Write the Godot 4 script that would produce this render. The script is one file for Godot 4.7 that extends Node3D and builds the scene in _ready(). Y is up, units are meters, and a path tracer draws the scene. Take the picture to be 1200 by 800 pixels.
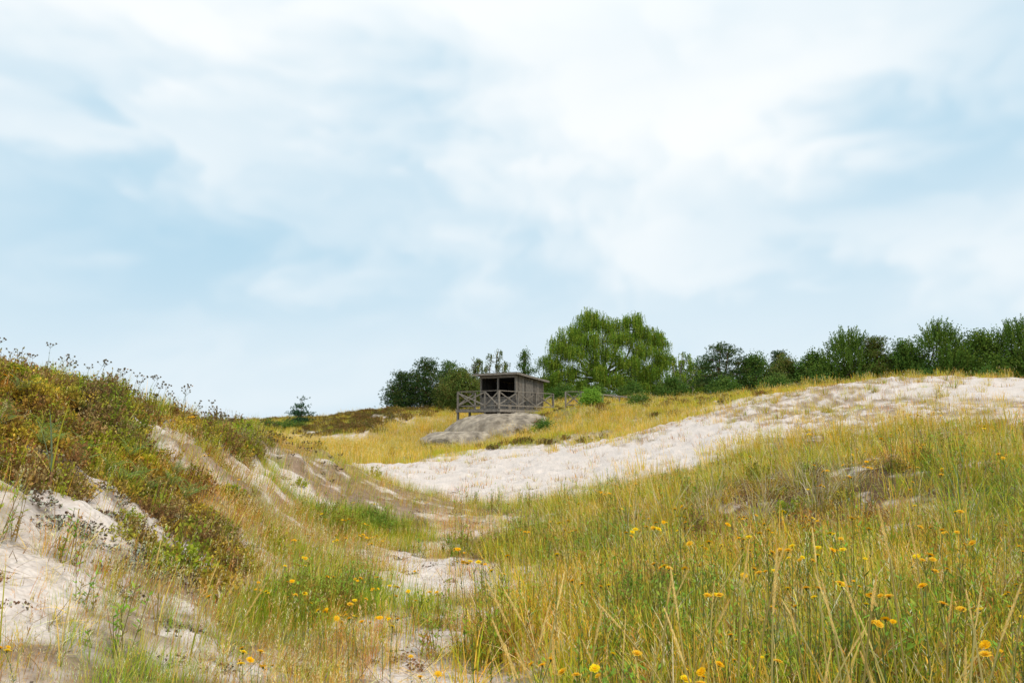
extends Node3D
# A dune valley under a bright overcast sky: sand, grass, flowers, a timber lookout hut on a rounded rock, trees behind.

const EYE := 1.6
# relief: x, z and height of points measured across the dunes, metres; the surface is the smooth sheet through them
const RELIEF := [[-4.33, -6.73, 1.99], [-4.24, -7.94, 1.87], [-4.12, -9.66, 1.74], [-3.92, -11.87, 1.63], [-4, -14.46, 1.36], [-3.52, -16.63, 0.55], [-2.66, -16.79, 0.15], [-3.23, -5.06, 1.49], [-2.95, -5.57, 1.25], [-2.92, -6.91, 1.16], [-3.31, -8.9, 1.41], [-2.88, -10.1, 0.86], [-2.52, -5.99, 0.85], [-2.46, -4.35, 0.96], [-2.67, -4.23, 1.16], [-2.13, -4.08, 0.75], [-2.11, -3.4, 0.76], [-2.06, -5.64, 0.55], [-2.56, -8.11, 0.58], [-1.25, -4.84, 0.3], [-2.16, -10.28, 0.1], [-1.53, -3.7, 0.5], [-0.8, -6.95, 0.16], [-0.59, -4.76, 0.18], [-1.1, -11.65, 0.14], [-1.3, -15.45, 0.14], [-3.66, -28.77, 0.24], [0.38, -18, 0.14], [3.68, -21.69, 0.68], [6.44, -24.16, 1.6], [8.09, -28.89, 2.37], [11.58, -30.9, 3.08], [14.61, -29.59, 3.49], [16.03, -25.36, 2.82], [12.26, -22.93, 2.33], [11.72, -18.62, 1.9], [9.92, -25.11, 2.13], [4.77, -44.75, 2.07], [8.5, -44.19, 2.77], [5.31, -49.72, 2.81], [2.93, -49.91, 2.77], [1.62, -37.97, 1.12], [5.16, -34.62, 1.05], [3.43, -35.84, 0.84], [9.07, -36.9, 2.38], [0, -32, 0.42], [-6.59, -51.58, 1.22], [-8.39, -49.29, 0.71], [-6.56, -34.38, 0.15], [-5.21, -46.71, 0.42], [-0.46, -43, 0.46], [-1.11, -51.99, 1.6], [-11.61, -63.96, 2.62], [-14.85, -63.28, 2.14], [-6.58, -61.65, 2.52], [-15.73, -57.9, 1.6], [-11.39, -48.68, 0.72], [-6.22, -29.35, 0.21], [-10.27, -38.66, 0.66], [-18.27, -57.15, 1.42], [-0.5, -11.99, 0.24], [1.05, -9.95, 0.48], [1.96, -9.3, 0.66], [2.9, -9.15, 1], [3.91, -9.21, 1.19], [4.92, -9.27, 1.25], [5.91, -9.28, 1.31], [2.44, -7.73, 0.59], [3.18, -7.56, 0.68], [2.55, -6.95, 0.59], [3.88, -7.67, 0.8], [2.55, -5.43, 0.63], [2.61, -4.26, 0.59], [1.54, -4.23, 0.54], [0.81, -3.92, 0.43], [0.52, -4.97, 0.34], [0, -6.5, 0.25], [0, 0, 0.1], [2, 0, 0.1], [-2, 0, 0.2], [-4, 0, 0.55], [4, 0, 0.2], [0, 4, 0.1], [-6, 4, 0.8], [7, 3, 0.35], [-8, -4, 1.9], [-12, -9, 1.7], [-11, -15, 1], [-6.6, -9.4, 1.75], [-5.6, -11.5, 1.5], [-9, -20, 1], [-18, -25, 1.3], [-28, -45, 1.5], [-40, -60, 1.5], [9, -5, 0.75], [12, -12, 1.5], [3.4, -15, 0.45], [6.8, -14.5, 1], [9.5, -16, 1.3], [22, -22, 2.2], [40, -20, 2.2], [30, -45, 2.6], [22, -55, 3.2], [8, -75, 3.6], [0, -70, 3.2], [-8, -72, 2.8], [-15, -80, 2.4], [45, -60, 3], [25, -85, 3.6], [60, -90, 3], [-60, -100, 1], [0, -110, 2.5], [50, -140, 2], [-50, -140, 1], [0, -140, 1.5], [90, -60, 2], [90, 10, 1.5], [-90, 10, 1.5], [-90, -60, 1.2], [90, -150, 1.5], [-90, -150, 1], [40, 15, 1], [-40, 10, 1.5], [-30, -15, 2], [0, 18, 0.3]]
const GREEN_PATCHES := [[-2.01, -9.57, 0.45], [-1.89, -10.72, 0.45], [-1.59, -10.65, 0.35], [-2.2, -9.19, 0.35], [-1.44, -5.55, 0.28], [-1.33, -5.82, 0.32], [-1.16, -5.92, 0.3], [-1.43, -5.18, 0.22], [-1.11, -6.35, 0.24]]
const COVER := [[-4.2, -8.5, 6], [-3.9, -9.5, 6], [-4.8, -8.6, 6], [-5.2, -8, 6], [-3.7, -10.6, 6], [-5.8, -8.8, 6], [-5.2, -9.6, 6], [-4.6, -10.4, 6], [-1, -2.5, 1], [-1.6, -3, 1], [-1.2, -3.8, 1], [-2, -2.5, 1], [-0.9, -4.6, 1], [-0.05, -3.2, 1], [-0.8, -3.4, 4], [-1.9, -3.2, 4], [-1.1, -3.2, 4], [-0.5, -3, 0], [-0.48, -4, 0], [-0.6, -4.6, 0], [-0.3, -2, 0], [-0.62, -6.2, 0], [-0.7, -3.6, 0], [-0.45, -5, 0], [-0.6, -5.5, 0], [-0.15, -2.6, 1], [-0.25, -3.6, 1], [0, -2.2, 4], [-0.55, -4.3, 0], [-0.42, -3.3, 0], [-0.35, -2.7, 0], [0.25, -3, 5], [0.1, -4.4, 5], [-1.4, -3.4, 2], [-2.3, -3, 5], [-3.36, -8.38, 0], [-3.16, -8.23, 0], [-3.11, -10.87, 0], [-2.78, -10.59, 0], [-3.3, -10.72, 0], [-2.55, -10.74, 0], [-2.48, -9.24, 0], [-1.92, -3.94, 0], [-1.85, -3.5, 0], [-2.07, -4.13, 0], [-1.99, -3.43, 0], [-0.75, -5.53, 0], [-0.69, -4.87, 0], [-0.9, -8.62, 0], [-0.67, -5.6, 0], [-2.51, -4.27, 0], [-12.51, -52.22, 0], [-11.73, -51.27, 0], [-11.02, -50.51, 0], [-10.38, -50.03, 0], [-9.75, -49.55, 0], [-2.35, -3.87, 0], [-2.1, -3.74, 0], [-2.04, -3.39, 0], [-2.17, -4.11, 0], [-2.64, -4.64, 0], [-2.69, -5.16, 0], [-2.81, -4.68, 0], [-1.04, -10.48, 0], [-0.81, -7.21, 0], [-0.77, -6.25, 0], [-1.16, -8.62, 0], [-1.47, -17.43, 0], [-2.48, -19.52, 0], [-4.4, -29.67, 0], [-1.85, -21.82, 0], [0, -21.5, 0], [0, -34.7, 0], [2.37, -22.37, 0], [3.9, -22.97, 0], [2.44, -28.7, 0], [6.14, -25.06, 0], [7.65, -27.35, 0], [5.21, -24.45, 0], [1, -23.68, 0], [13.71, -25.1, 0], [14.62, -24.82, 0], [15.61, -25.03, 0], [11.89, -18.87, 0], [-8.12, -58.54, 0], [-1.27, -29.97, 0], [-2.07, -4.4, 0], [-1.6, -25.15, 0], [9.45, -36.08, 0], [4.53, -23.67, 0], [9.46, -22.17, 1], [11.11, -22.62, 1], [10.72, -22.81, 1], [11.06, -19.94, 1], [10.45, -24.46, 1], [8.27, -24.23, 1], [9.33, -24.27, 1], [-3.26, -8.36, 1], [-3.11, -8.38, 1], [-2.84, -10.76, 1], [-3.2, -10.79, 1], [-2.01, -6.38, 1], [-1.91, -5.02, 1], [-1.56, -4.63, 1], [-0.83, -5.49, 1], [-0.75, -4.56, 1], [-1.54, -8.65, 1], [-1.28, -12.11, 1], [8.08, -25.24, 1], [9.21, -26.12, 1], [10.65, -26.22, 1], [11.94, -27.19, 1], [13.31, -27, 1], [12.04, -19.95, 1], [-2.03, -4.52, 1], [-1.7, -4.2, 1], [-1.61, -7.69, 1], [-1.73, -6.15, 1], [-0.99, -11.72, 1], [-2.35, -5.09, 1], [10.35, -27.63, 1], [2.99, -8.33, 1], [3.82, -7.55, 1], [-1.1, -4.61, 1], [-0.64, -5.15, 1], [3.52, -36.73, 1], [4.08, -27.4, 1], [8.4, -28.07, 1], [11.45, -24.89, 1], [-2.07, -9.84, 2], [-1.93, -10.9, 2], [-2.31, -9.97, 2], [-1.65, -10.83, 2], [-1.4, -6.11, 2], [-1.44, -5.64, 2], [-1.18, -5.94, 2], [-1.48, -5.38, 2], [-1.12, -6.32, 2], [-1, -4.7, 2], [-2.72, -8.04, 4], [-2.53, -8.01, 4], [-2.5, -8.8, 4], [-2.94, -12.16, 4], [-2.21, -11.64, 4], [-1.76, -12.08, 4], [-2.23, -6.08, 4], [-2.27, -5.49, 4], [-3.37, -11.74, 4], [-3.01, -8.61, 4], [-1.81, -11.44, 4], [-1.45, -12.52, 4], [-2.57, -7.17, 4], [-2.04, -7.47, 4], [-2.05, -4.8, 4], [-1.92, -3.77, 4], [-11.64, -48.63, 3], [-10.39, -47.68, 3], [-9.16, -46.61, 3], [-7.14, -33.65, 3], [-7.04, -41.41, 3], [-8.73, -38.22, 3], [-11.42, -43.84, 3], [-9.2, -50.87, 3], [-6.75, -53.68, 3], [-4.91, -57.59, 3], [-6.82, -49.33, 3], [-2.43, -12.76, 3], [3.89, -45.53, 3], [6.19, -41.44, 3], [2.7, -42.21, 3], [-2.28, -11.99, 3], [4.36, -40.87, 3], [1.86, -43.76, 3], [6.32, -37.07, 3], [-13.48, -56.21, 6], [-11.95, -54.71, 6], [-10.64, -53.15, 6], [-4.46, -6.94, 6], [-4.09, -6.96, 6], [-3.67, -6.88, 6], [-3.21, -6.71, 6], [-2.71, -6.41, 6], [-3.39, -5.8, 6], [-3.62, -5.66, 6], [-4.37, -9.09, 6], [-4.48, -11.2, 6], [-3.57, -8, 6], [-2.6, -5.87, 6], [-2.48, -6.41, 6], [-2.75, -5.54, 6], [-12.62, -56.4, 6], [-11.27, -58.73, 6], [-10.85, -53.61, 6], [-3.72, -10.3, 6], [-3.89, -11.79, 6], [-3.13, -5.09, 7], [-2.93, -4.96, 7], [-2.42, -4.56, 7], [-2.43, -4.38, 7], [-2.29, -4.66, 7], [-2.56, -4.96, 7], [-3, -4.81, 7], [-9.61, -60.04, 7], [7.76, -40.36, 8], [5.96, -46.52, 8], [9.22, -43.13, 8], [2.19, -45.75, 8], [0.79, -36.99, 8], [-1.9, -44.76, 8], [-2.81, -44.11, 8], [5.22, -48.82, 8], [10.37, -44.1, 8], [-6.43, -60.26, 8], [-14.85, -59.27, 8], [-14.49, -54.4, 8], [-4.66, -43.85, 8], [0, -9.21, 5], [-0.27, -6.44, 5], [1, -9.49, 5], [1.92, -9.1, 5], [5.37, -16.9, 5], [7.77, -18.28, 5], [9.54, -17.92, 5], [9.77, -15.83, 5], [4.38, -7.17, 5], [2.52, -4.84, 5], [1.66, -5.33, 5], [0.95, -6.05, 5], [0.25, -4.91, 5], [1.69, -4.07, 5], [1.05, -4.07, 5], [-0.43, -10.28, 5], [4.8, -8.24, 5], [2.83, -6.75, 5], [1.49, -7.14, 5], [-0.32, -5.15, 5], [0.27, -12.9, 5], [1.93, -13.03, 5], [2.76, -10.87, 5], [2.36, -3.94, 5], [-1.57, -3.8, 5], [-2.56, -4.13, 5], [-2.67, -4.24, 5], [-1.9, -3.23, 5], [3.01, -8.64, 9], [3.41, -8.49, 9], [3.82, -8.41, 9], [2.85, -8.98, 9], [2.44, -8.91, 9], [4.11, -8.11, 9], [2.76, -8.57, 9], [2.46, -8.59, 9], [3.41, -8.07, 9], [3.15, -8.18, 9], [4.01, -8.26, 9], [3.68, -7.92, 9], [2.48, -8.12, 9]]
const FLOWERS_IN_TALL_GRASS := [[2.53, -6.64, 0.54], [2.52, -6.29, 0.52], [2.77, -5.59, 0.57], [1.84, -5.77, 0.53], [1.75, -5.9, 0.51], [1.64, -4.86, 0.57], [1.22, -3.89, 0.67], [1.26, -3.94, 0.64], [1.09, -5.26, 0.64], [1.23, -5.72, 0.54], [1.81, -4.32, 0.6], [2.56, -4.34, 0.55], [2.55, -4.21, 0.53], [2.22, -4.32, 0.52], [2.57, -5.09, 0.54], [1.11, -3.27, 0.67], [1.16, -3.31, 0.65], [1.2, -3.33, 0.65], [1.25, -3.38, 0.64], [1.36, -3.59, 0.53], [1.18, -3.91, 0.56], [1.13, -3.67, 0.61], [0.85, -3.44, 0.63], [0.8, -3.66, 0.65], [0.87, -3.62, 0.66], [1.14, -3.64, 0.52], [0.92, -3.26, 0.61], [1.21, -2.97, 0.62], [0.99, -2.86, 0.59], [0.98, -3.09, 0.53], [1.09, -2.99, 0.59], [0.83, -3.41, 0.52], [1.18, -2.66, 0.67], [1.23, -2.7, 0.66], [1.65, -3.1, 0.6], [1.75, -3.32, 0.55], [1.44, -2.84, 0.66], [1.65, -3.3, 0.6], [1.36, -2.6, 0.66], [1.6, -2.64, 0.65], [1.77, -2.85, 0.59], [1.7, -2.76, 0.57], [1.41, -2.37, 0.61], [1.56, -2.81, 0.58], [0.7, -2.79, 0.53], [0.58, -2.51, 0.55], [0.61, -2.45, 0.55], [0.53, -2.59, 0.51], [0.81, -2.64, 0.51], [0.67, -3.48, 0.61], [2.23, -3.56, 0.55], [1.52, -3.79, 0.6], [1.43, -3.69, 0.58], [1.36, -3.98, 0.56], [1.35, -3.72, 0.68], [1.69, -4.75, 0.54], [-0.01, -5.07, 0.57], [-0.38, -5.69, 0.54], [-0.29, -5.06, 0.61], [-0.27, -4.97, 0.55], [-0.2, -4.83, 0.56], [-0.14, -3.09, 0.63], [-0.23, -2.54, 0.56], [0.2, -2.42, 0.6], [0.36, -2.43, 0.66], [0.34, -7.4, 0.52], [0.44, -6.22, 0.51], [0.69, -8.46, 0.54], [0.83, -5.09, 0.64], [0.84, -4.63, 0.61], [0.8, -5.16, 0.54], [0.71, -4.99, 0.56], [-0.05, -10.2, 0.53], [0.32, -3.59, 0.58], [0.42, -3.85, 0.51], [0.41, -5.93, 0.63], [0.1, -2.34, 0.66], [0.89, -6.02, 0.67], [1.05, -8.79, 0.63], [0.9, -7.81, 0.67], [1.39, -9.13, 0.5], [1.26, -6.11, 0.55], [1.08, -4.89, 0.67], [-0.06, -9.15, 0.64], [0.13, -6.33, 0.57], [0.22, -4.16, 0.67], [1.95, -3.45, 0.61], [2.16, -3.95, 0.65], [1.83, -4.14, 0.55]]
const FLOWERS_ON_LOW_PATCHES := [[-0.6, -5.16, 0.29], [-0.67, -4.27, 0.32], [-0.67, -4.51, 0.28], [-0.68, -5.27, 0.31], [-0.69, -4.93, 0.39], [-0.76, -5.07, 0.31], [-1.11, -5.8, 0.26], [-1.13, -5.74, 0.27], [-1.07, -5.66, 0.28], [-0.86, -5.48, 0.37], [-1.03, -4.41, 0.31], [-1.03, -4.53, 0.3], [-0.96, -4.55, 0.27], [-0.82, -4.12, 0.4], [-0.8, -4.06, 0.32], [-0.84, -4.48, 0.29], [-0.9, -5.05, 0.27], [-0.95, -5.5, 0.27], [-1.23, -4.86, 0.28], [-1.42, -5.4, 0.35], [-1.46, -8, 0.28], [-1.39, -7.68, 0.27], [-1.37, -7.31, 0.33], [-1.35, -7.87, 0.29], [-1.37, -7.74, 0.4], [-1.84, -10.83, 0.28], [-2.07, -10.29, 0.33], [-1.44, -6.66, 0.37], [-1.76, -8.21, 0.32], [-1.58, -7.64, 0.4], [-1.48, -6.74, 0.33], [-1.24, -11.54, 0.29], [-1.66, -6.76, 0.32], [-1.87, -8.28, 0.27], [-1.22, -7.07, 0.32], [-1.33, -7.05, 0.29], [-0.72, -11.44, 0.38], [-0.39, -3.25, 0.38]]
const FLOWERS_ON_LEFT_BANK := [[-1.58, -4.25, 0.22], [-1.18, -3.59, 0.15], [-1.13, -3.67, 0.19], [-1.19, -3.65, 0.19], [-1.84, -3.06, 0.18], [-1.55, -5.05, 0.18], [-1.58, -5.57, 0.28], [-1.65, -6.3, 0.17], [-1.65, -5.33, 0.16], [-1.22, -4.8, 0.29], [-1.29, -4.9, 0.23], [-2.81, -7.44, 0.3], [-4.03, -6.47, 0.21], [-3.37, -8.31, 0.29], [-3.73, -10.9, 0.25], [-3, -7.23, 0.27]]
const FLOWERS_ON_RIDGE := [[2.67, -6.78, 0.65], [3.43, -8.13, 0.61], [3.81, -8.22, 0.54], [3.89, -8.25, 0.56], [3.07, -7.04, 0.68], [2.98, -6.92, 0.68], [2.75, -6.49, 0.69], [3.18, -7.12, 0.58], [3.15, -7.62, 0.64], [3.73, -7.36, 0.66], [3.82, -7.42, 0.64], [3.16, -5.9, 0.67], [3.16, -5.96, 0.62], [4.49, -7.63, 0.64], [3.24, -8.65, 0.64], [3.39, -9.24, 0.57], [3.57, -8.43, 0.69], [4.39, -8.43, 0.69], [4.71, -9.21, 0.53], [4.59, -8.4, 0.69], [4.06, -8.5, 0.69], [4.26, -8.67, 0.64], [2.63, -8.73, 0.53], [3.73, -6.13, 0.68], [4.82, -9.12, 0.54], [4.2, -8.37, 0.69]]
const SEED_STALKS_RIGHT := [[-0.01, -2.55, 0.82], [0.15, -2.85, 0.82], [0.14, -2.37, 0.84], [0.16, -2.36, 0.81], [0.21, -2.63, 0.8], [0.21, -2.42, 0.84], [0.43, -2.97, 0.88], [0.4, -2.7, 0.73], [0.54, -3.1, 0.8], [0.52, -2.77, 0.88], [0.69, -2.98, 0.8], [0.76, -2.84, 0.87], [0.66, -2.74, 0.83], [0.76, -2.43, 0.85], [0.71, -2.48, 0.72], [0.74, -2.69, 1.02], [1.13, -2.94, 0.94], [0.96, -2.36, 1.02], [0.98, -2.38, 0.85], [1.13, -2.15, 0.97], [1.22, -2.31, 0.88], [1.23, -2.54, 1.02], [1, -2.15, 0.99], [1.05, -2.45, 0.92], [1.05, -2.36, 0.93], [1.29, -2.74, 0.81], [1.35, -2.61, 0.81], [1.13, -2.35, 0.69], [1.47, -2.55, 0.92], [0.57, -2.55, 0.86], [0.72, -2.35, 0.95], [1.04, -2.39, 0.83], [1.35, -2.23, 0.89], [0.97, -2.62, 0.84], [1.45, -2.83, 0.93], [0.76, -3.61, 0.8], [0.34, -2.68, 0.73], [1.22, -2.06, 1.01], [1.16, -2.34, 0.82], [0.26, -2.48, 0.94], [0.06, -2.7, 0.9], [0.44, -2.51, 0.72], [0.78, -2.27, 0.75], [1.22, -2.27, 0.73], [0.92, -2.12, 0.78], [0.1, -2.43, 0.75], [0.61, -2.32, 0.82]]
const SEED_STALKS_LEFT := [[-2, -4.53, 0.37], [-1.74, -4.02, 0.47], [-1.5, -3.83, 0.53], [-1.83, -3.34, 0.45], [-1.37, -3.94, 0.44], [-0.98, -3.03, 0.52], [-2.06, -3.31, 0.51], [-1.92, -6.06, 0.36]]
# cover: x, z and what grows there: 0 bare sand, 1 patchy sand, 2 low green, 3 tall yellow grass, 4 thin reddish grass,
# 5 mixed long grass, 6 heath and fern bank, 7 dark crust with lichen, 8 short turf, 9 dark hollow

var rng := RandomNumberGenerator.new()
var noise_a := FastNoiseLite.new()
var noise_b := FastNoiseLite.new()
var noise_pits := FastNoiseLite.new()
var weights := PackedFloat64Array()
var near_height := PackedFloat32Array()
var far_height := PackedFloat32Array()
var near_cover := []
var far_cover := []
var counts := {}
var mats := {}

# ---------------------------------------------------------------- small helpers
func numbered(called: String) -> String:
	var n: int = counts.get(called, 0)
	counts[called] = n + 1
	return called if n == 0 else "%s_%03d" % [called, n]

func tag(o: Node, label: String, category := "", group := "", kind := "") -> void:
	if label: o.set_meta("label", label)
	if category: o.set_meta("category", category)
	if group: o.set_meta("group", group)
	if kind: o.set_meta("kind", kind)

func thing(called: String, label: String, category: String, at: Vector3, group := "") -> Node3D:
	var o := Node3D.new()
	o.name = numbered(called)
	add_child(o)
	o.position = at
	tag(o, label, category, group)
	return o

func part(called: String, mesh: Mesh, m: Material, parent: Node, at := Vector3.ZERO) -> MeshInstance3D:
	var o := MeshInstance3D.new()
	o.name = called
	o.mesh = mesh
	o.material_override = m
	o.position = at
	parent.add_child(o, true)
	return o

func top(called: String, mesh: Mesh, m: Material, at := Vector3.ZERO) -> MeshInstance3D:
	return part(numbered(called), mesh, m, self, at)

func lin(r: float, g: float, b: float) -> Color:
	return Color(r, g, b).linear_to_srgb()

func noise_tex(frequency: float, from: Color, to: Color, octaves := 4, sd := 1, size := 512) -> NoiseTexture2D:
	var n := FastNoiseLite.new()
	n.seed = sd
	n.frequency = frequency
	n.fractal_octaves = octaves
	var t := NoiseTexture2D.new()
	t.width = size
	t.height = size
	t.seamless = true
	t.noise = n
	var g := Gradient.new()
	g.set_color(0, from)
	g.set_color(1, to)
	t.color_ramp = g
	return t

func flat(r: float, g: float, b: float, rough := 0.85) -> StandardMaterial3D:
	var m := StandardMaterial3D.new()
	m.albedo_color = lin(r, g, b)
	m.roughness = rough
	m.metallic_specular = 0.3
	m.cull_mode = BaseMaterial3D.CULL_DISABLED
	return m

func leafy(through := 0.5, rough := 0.8) -> StandardMaterial3D:
	var m := StandardMaterial3D.new()
	m.albedo_color = Color.WHITE
	m.vertex_color_use_as_albedo = true
	m.roughness = rough
	m.metallic_specular = 0.16
	m.cull_mode = BaseMaterial3D.CULL_DISABLED
	m.backlight_enabled = true
	m.backlight = lin(through, through, through)
	return m

# collects coloured triangles for one mesh
class Heap:
	var v := PackedVector3Array()
	var c := PackedColorArray()
	func tri(a: Vector3, b: Vector3, d: Vector3, col: Color) -> void:
		v.append(a); v.append(b); v.append(d)
		c.append(col); c.append(col); c.append(col)
	func leaf(p: Vector3, along: Vector3, side: Vector3, col: Color) -> void:
		tri(p, p + along * 0.45 + side, p + along, col)
		tri(p, p + along, p + along * 0.45 - side, col)
	func ribbon(base: Vector3, turn: float, length: float, width: float, lean: float, bend: float, segs: int, col: Color) -> Vector3:
		var out := Vector3(cos(turn), 0, sin(turn))
		var across := Vector3(-sin(turn), 0, cos(turn)) * width * 0.5
		var p := base
		var left := p - across
		var right := p + across
		for i in segs:
			var t := float(i + 1) / segs
			var a := lean + bend * (t - 0.5 / segs)
			p += (out * sin(a) + Vector3.UP * cos(a)) * (length / segs)
			if i == segs - 1:
				tri(left, right, p, col)
			else:
				var w := across * (1.0 - 0.75 * t * t)
				tri(left, right, p + w, col)
				tri(left, p + w, p - w, col)
				left = p - w
				right = p + w
		return p
	func tube(a: Vector3, b: Vector3, ra: float, rb: float, col: Color, sides := 6) -> void:
		var d := (b - a).normalized()
		var x := d.cross(Vector3.RIGHT if absf(d.x) < 0.8 else Vector3.FORWARD).normalized()
		var y := d.cross(x)
		for i in sides:
			var p := TAU * i / sides
			var q := TAU * (i + 1) / sides
			var e := x * cos(p) + y * sin(p)
			var f := x * cos(q) + y * sin(q)
			tri(a + e * ra, a + f * ra, b + f * rb, col)
			tri(a + e * ra, b + f * rb, b + e * rb, col)
	func mesh() -> ArrayMesh:
		var arrays := []
		arrays.resize(Mesh.ARRAY_MAX)
		arrays[Mesh.ARRAY_VERTEX] = v
		arrays[Mesh.ARRAY_COLOR] = c
		var m := ArrayMesh.new()
		m.add_surface_from_arrays(Mesh.PRIMITIVE_TRIANGLES, arrays)
		return m

func vary(c: Color, by := 0.2) -> Color:
	var k := 1.0 + rng.randf_range(-by, by)
	return Color(c.r * k * (1.0 + rng.randf_range(-by, by) * 0.4), c.g * k, c.b * k * (1.0 + rng.randf_range(-by, by) * 0.5))

func pick(a: Array):
	return a[rng.randi() % a.size()]

func scattered() -> Vector3:
	return Vector3(rng.randfn(), rng.randfn(), rng.randfn())

# ---------------------------------------------------------------- relief
func bent(r2: float) -> float:
	return 0.0 if r2 < 1e-9 else 0.5 * r2 * log(r2)

func solve_relief() -> void:
	var n := RELIEF.size()
	var m := n + 3
	var a := []
	for i in m:
		var row := PackedFloat64Array()
		row.resize(m + 1)
		if i < n:
			var p: Array = RELIEF[i]
			for j in n:
				var q: Array = RELIEF[j]
				row[j] = bent(((p[0] - q[0]) ** 2 + (p[1] - q[1]) ** 2) * 0.01)
			row[i] += 0.02
			row[n] = 1.0
			row[n + 1] = p[0] * 0.1
			row[n + 2] = p[1] * 0.1
			row[m] = p[2]
		else:
			for j in n:
				var q: Array = RELIEF[j]
				row[j] = 1.0 if i == n else q[i - n - 1] * 0.1
		a.append(row)
	for i in m:
		var best := i
		for k in range(i + 1, m):
			if absf(a[k][i]) > absf(a[best][i]): best = k
		var t = a[i]
		a[i] = a[best]
		a[best] = t
		var pr: PackedFloat64Array = a[i]
		for k in range(i + 1, m):
			var r: PackedFloat64Array = a[k]
			var f := r[i] / pr[i]
			if f == 0.0: continue
			for j in range(i, m + 1): r[j] -= f * pr[j]
			a[k] = r
	weights.resize(m)
	for i in range(m - 1, -1, -1):
		var s: float = a[i][m]
		for j in range(i + 1, m): s -= a[i][j] * weights[j]
		weights[i] = s / a[i][i]

func sheet(x: float, z: float) -> float:
	var n := RELIEF.size()
	var s := weights[n] + weights[n + 1] * x * 0.1 + weights[n + 2] * z * 0.1
	for i in n:
		var p: Array = RELIEF[i]
		var dx: float = p[0] - x
		var dz: float = p[1] - z
		var r2 := (dx * dx + dz * dz) * 0.01
		if r2 > 1e-9: s += weights[i] * 0.5 * r2 * log(r2)
	return s

const NX0 := -14.0
const NZ0 := -26.0
const NS := 0.5
const NW := 57
const NH := 63
const FX0 := -90.0
const FZ0 := -150.0
const FS := 2.0
const FW := 91
const FH := 86
const CS := 0.25
const CW := 113
const CH := 125

func bake_relief() -> void:
	solve_relief()
	for j in NH:
		for i in NW: near_height.append(sheet(NX0 + i * NS, NZ0 + j * NS))
	for j in FH:
		for i in FW: far_height.append(sheet(FX0 + i * FS, FZ0 + j * FS))
	for k in 10:
		var p := PackedFloat32Array()
		p.resize(CW * CH)
		near_cover.append(p)
		var q := PackedFloat32Array()
		q.resize(FW * FH)
		far_cover.append(q)
	for j in CH:
		for i in CW: cover_at(NX0 + i * CS, NZ0 + j * CS, near_cover, j * CW + i)
	for j in FH:
		for i in FW: cover_at(FX0 + i * FS, FZ0 + j * FS, far_cover, j * FW + i)

func cover_at(x: float, z: float, into: Array, at: int) -> void:
	var w := PackedFloat32Array()
	w.resize(10)
	var all := 0.0
	for s in COVER:
		var dx: float = s[0] - x
		var dz: float = s[1] - z
		var d := 1.0 / (dx * dx + dz * dz + 0.01)
		d = d * d * d
		w[int(s[2])] += d
		all += d
	for k in 10: into[k][at] = w[k] / all

func look_up(a: PackedFloat32Array, x: float, z: float, x0: float, z0: float, step: float, w: int, h: int) -> float:
	var u := clampf((x - x0) / step, 0.0, w - 1.001)
	var v := clampf((z - z0) / step, 0.0, h - 1.001)
	var i := int(u)
	var j := int(v)
	u -= i
	v -= j
	var k := j * w + i
	return lerpf(lerpf(a[k], a[k + 1], u), lerpf(a[k + w], a[k + w + 1], u), v)

func near_share(x: float, z: float) -> float:
	return clampf(minf(minf(x - NX0, NX0 + (NW - 1) * NS - x), minf(z - NZ0, NZ0 + (NH - 1) * NS - z)) / 2.0, 0.0, 1.0)

func base_ground(x: float, z: float) -> float:
	var k := near_share(x, z)
	var h := 0.0
	if k > 0.0: h += k * look_up(near_height, x, z, NX0, NZ0, NS, NW, NH)
	if k < 1.0: h += (1.0 - k) * look_up(far_height, x, z, FX0, FZ0, FS, FW, FH)
	return h

func ground(x: float, z: float) -> float:
	var far := clampf((-z - 20.0) / 40.0, 0.0, 1.0)
	return base_ground(x, z) + noise_a.get_noise_2d(x * 22.0, z * 22.0) * 0.05 + noise_a.get_noise_2d(x * 90.0 + 300.0, z * 90.0) * 0.022 + noise_b.get_noise_2d(x * 6.0, z * 6.0) * (0.06 + 0.35 * far) + (lumps(x, z) * smoothstep(-2.1, -3.4, x) * smoothstep(16.0, 12.0, -z) if x < -1.6 and z > -16.0 else 0.0)

func lumps(x: float, z: float) -> float:
	return maxf(noise_b.get_noise_2d(x * 48.0 + 90.0, z * 48.0), -0.1) * 0.34

func on_ground(x: float, z: float) -> Vector3:
	return Vector3(x, ground(x, z), z)

# the shares of the ten covers at a place, their borders made ragged
func covers(x: float, z: float) -> PackedFloat32Array:
	var far := clampf((-z - 14.0) / 30.0, 0.0, 1.0)
	var rag := 0.48 + 0.9 * far
	var f := 40.0 - 26.0 * far
	var wx := x + noise_a.get_noise_2d(x * f, z * f + 70.0) * rag * 2.0
	var wz := z + noise_a.get_noise_2d(x * f + 900.0, z * f) * rag * 2.0
	var r := PackedFloat32Array()
	r.resize(10)
	var in_near := near_share(wx, wz) > 0.2
	for k in 10:
		r[k] = look_up(near_cover[k], wx, wz, NX0, NZ0, CS, CW, CH) if in_near else look_up(far_cover[k], wx, wz, FX0, FZ0, FS, FW, FH)
	return r

func slope(x: float, z: float) -> Vector3:
	var e := 0.15
	return Vector3(base_ground(x - e, z) - base_ground(x + e, z), 2.0 * e, base_ground(x, z - e) - base_ground(x, z + e)).normalized()

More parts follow.
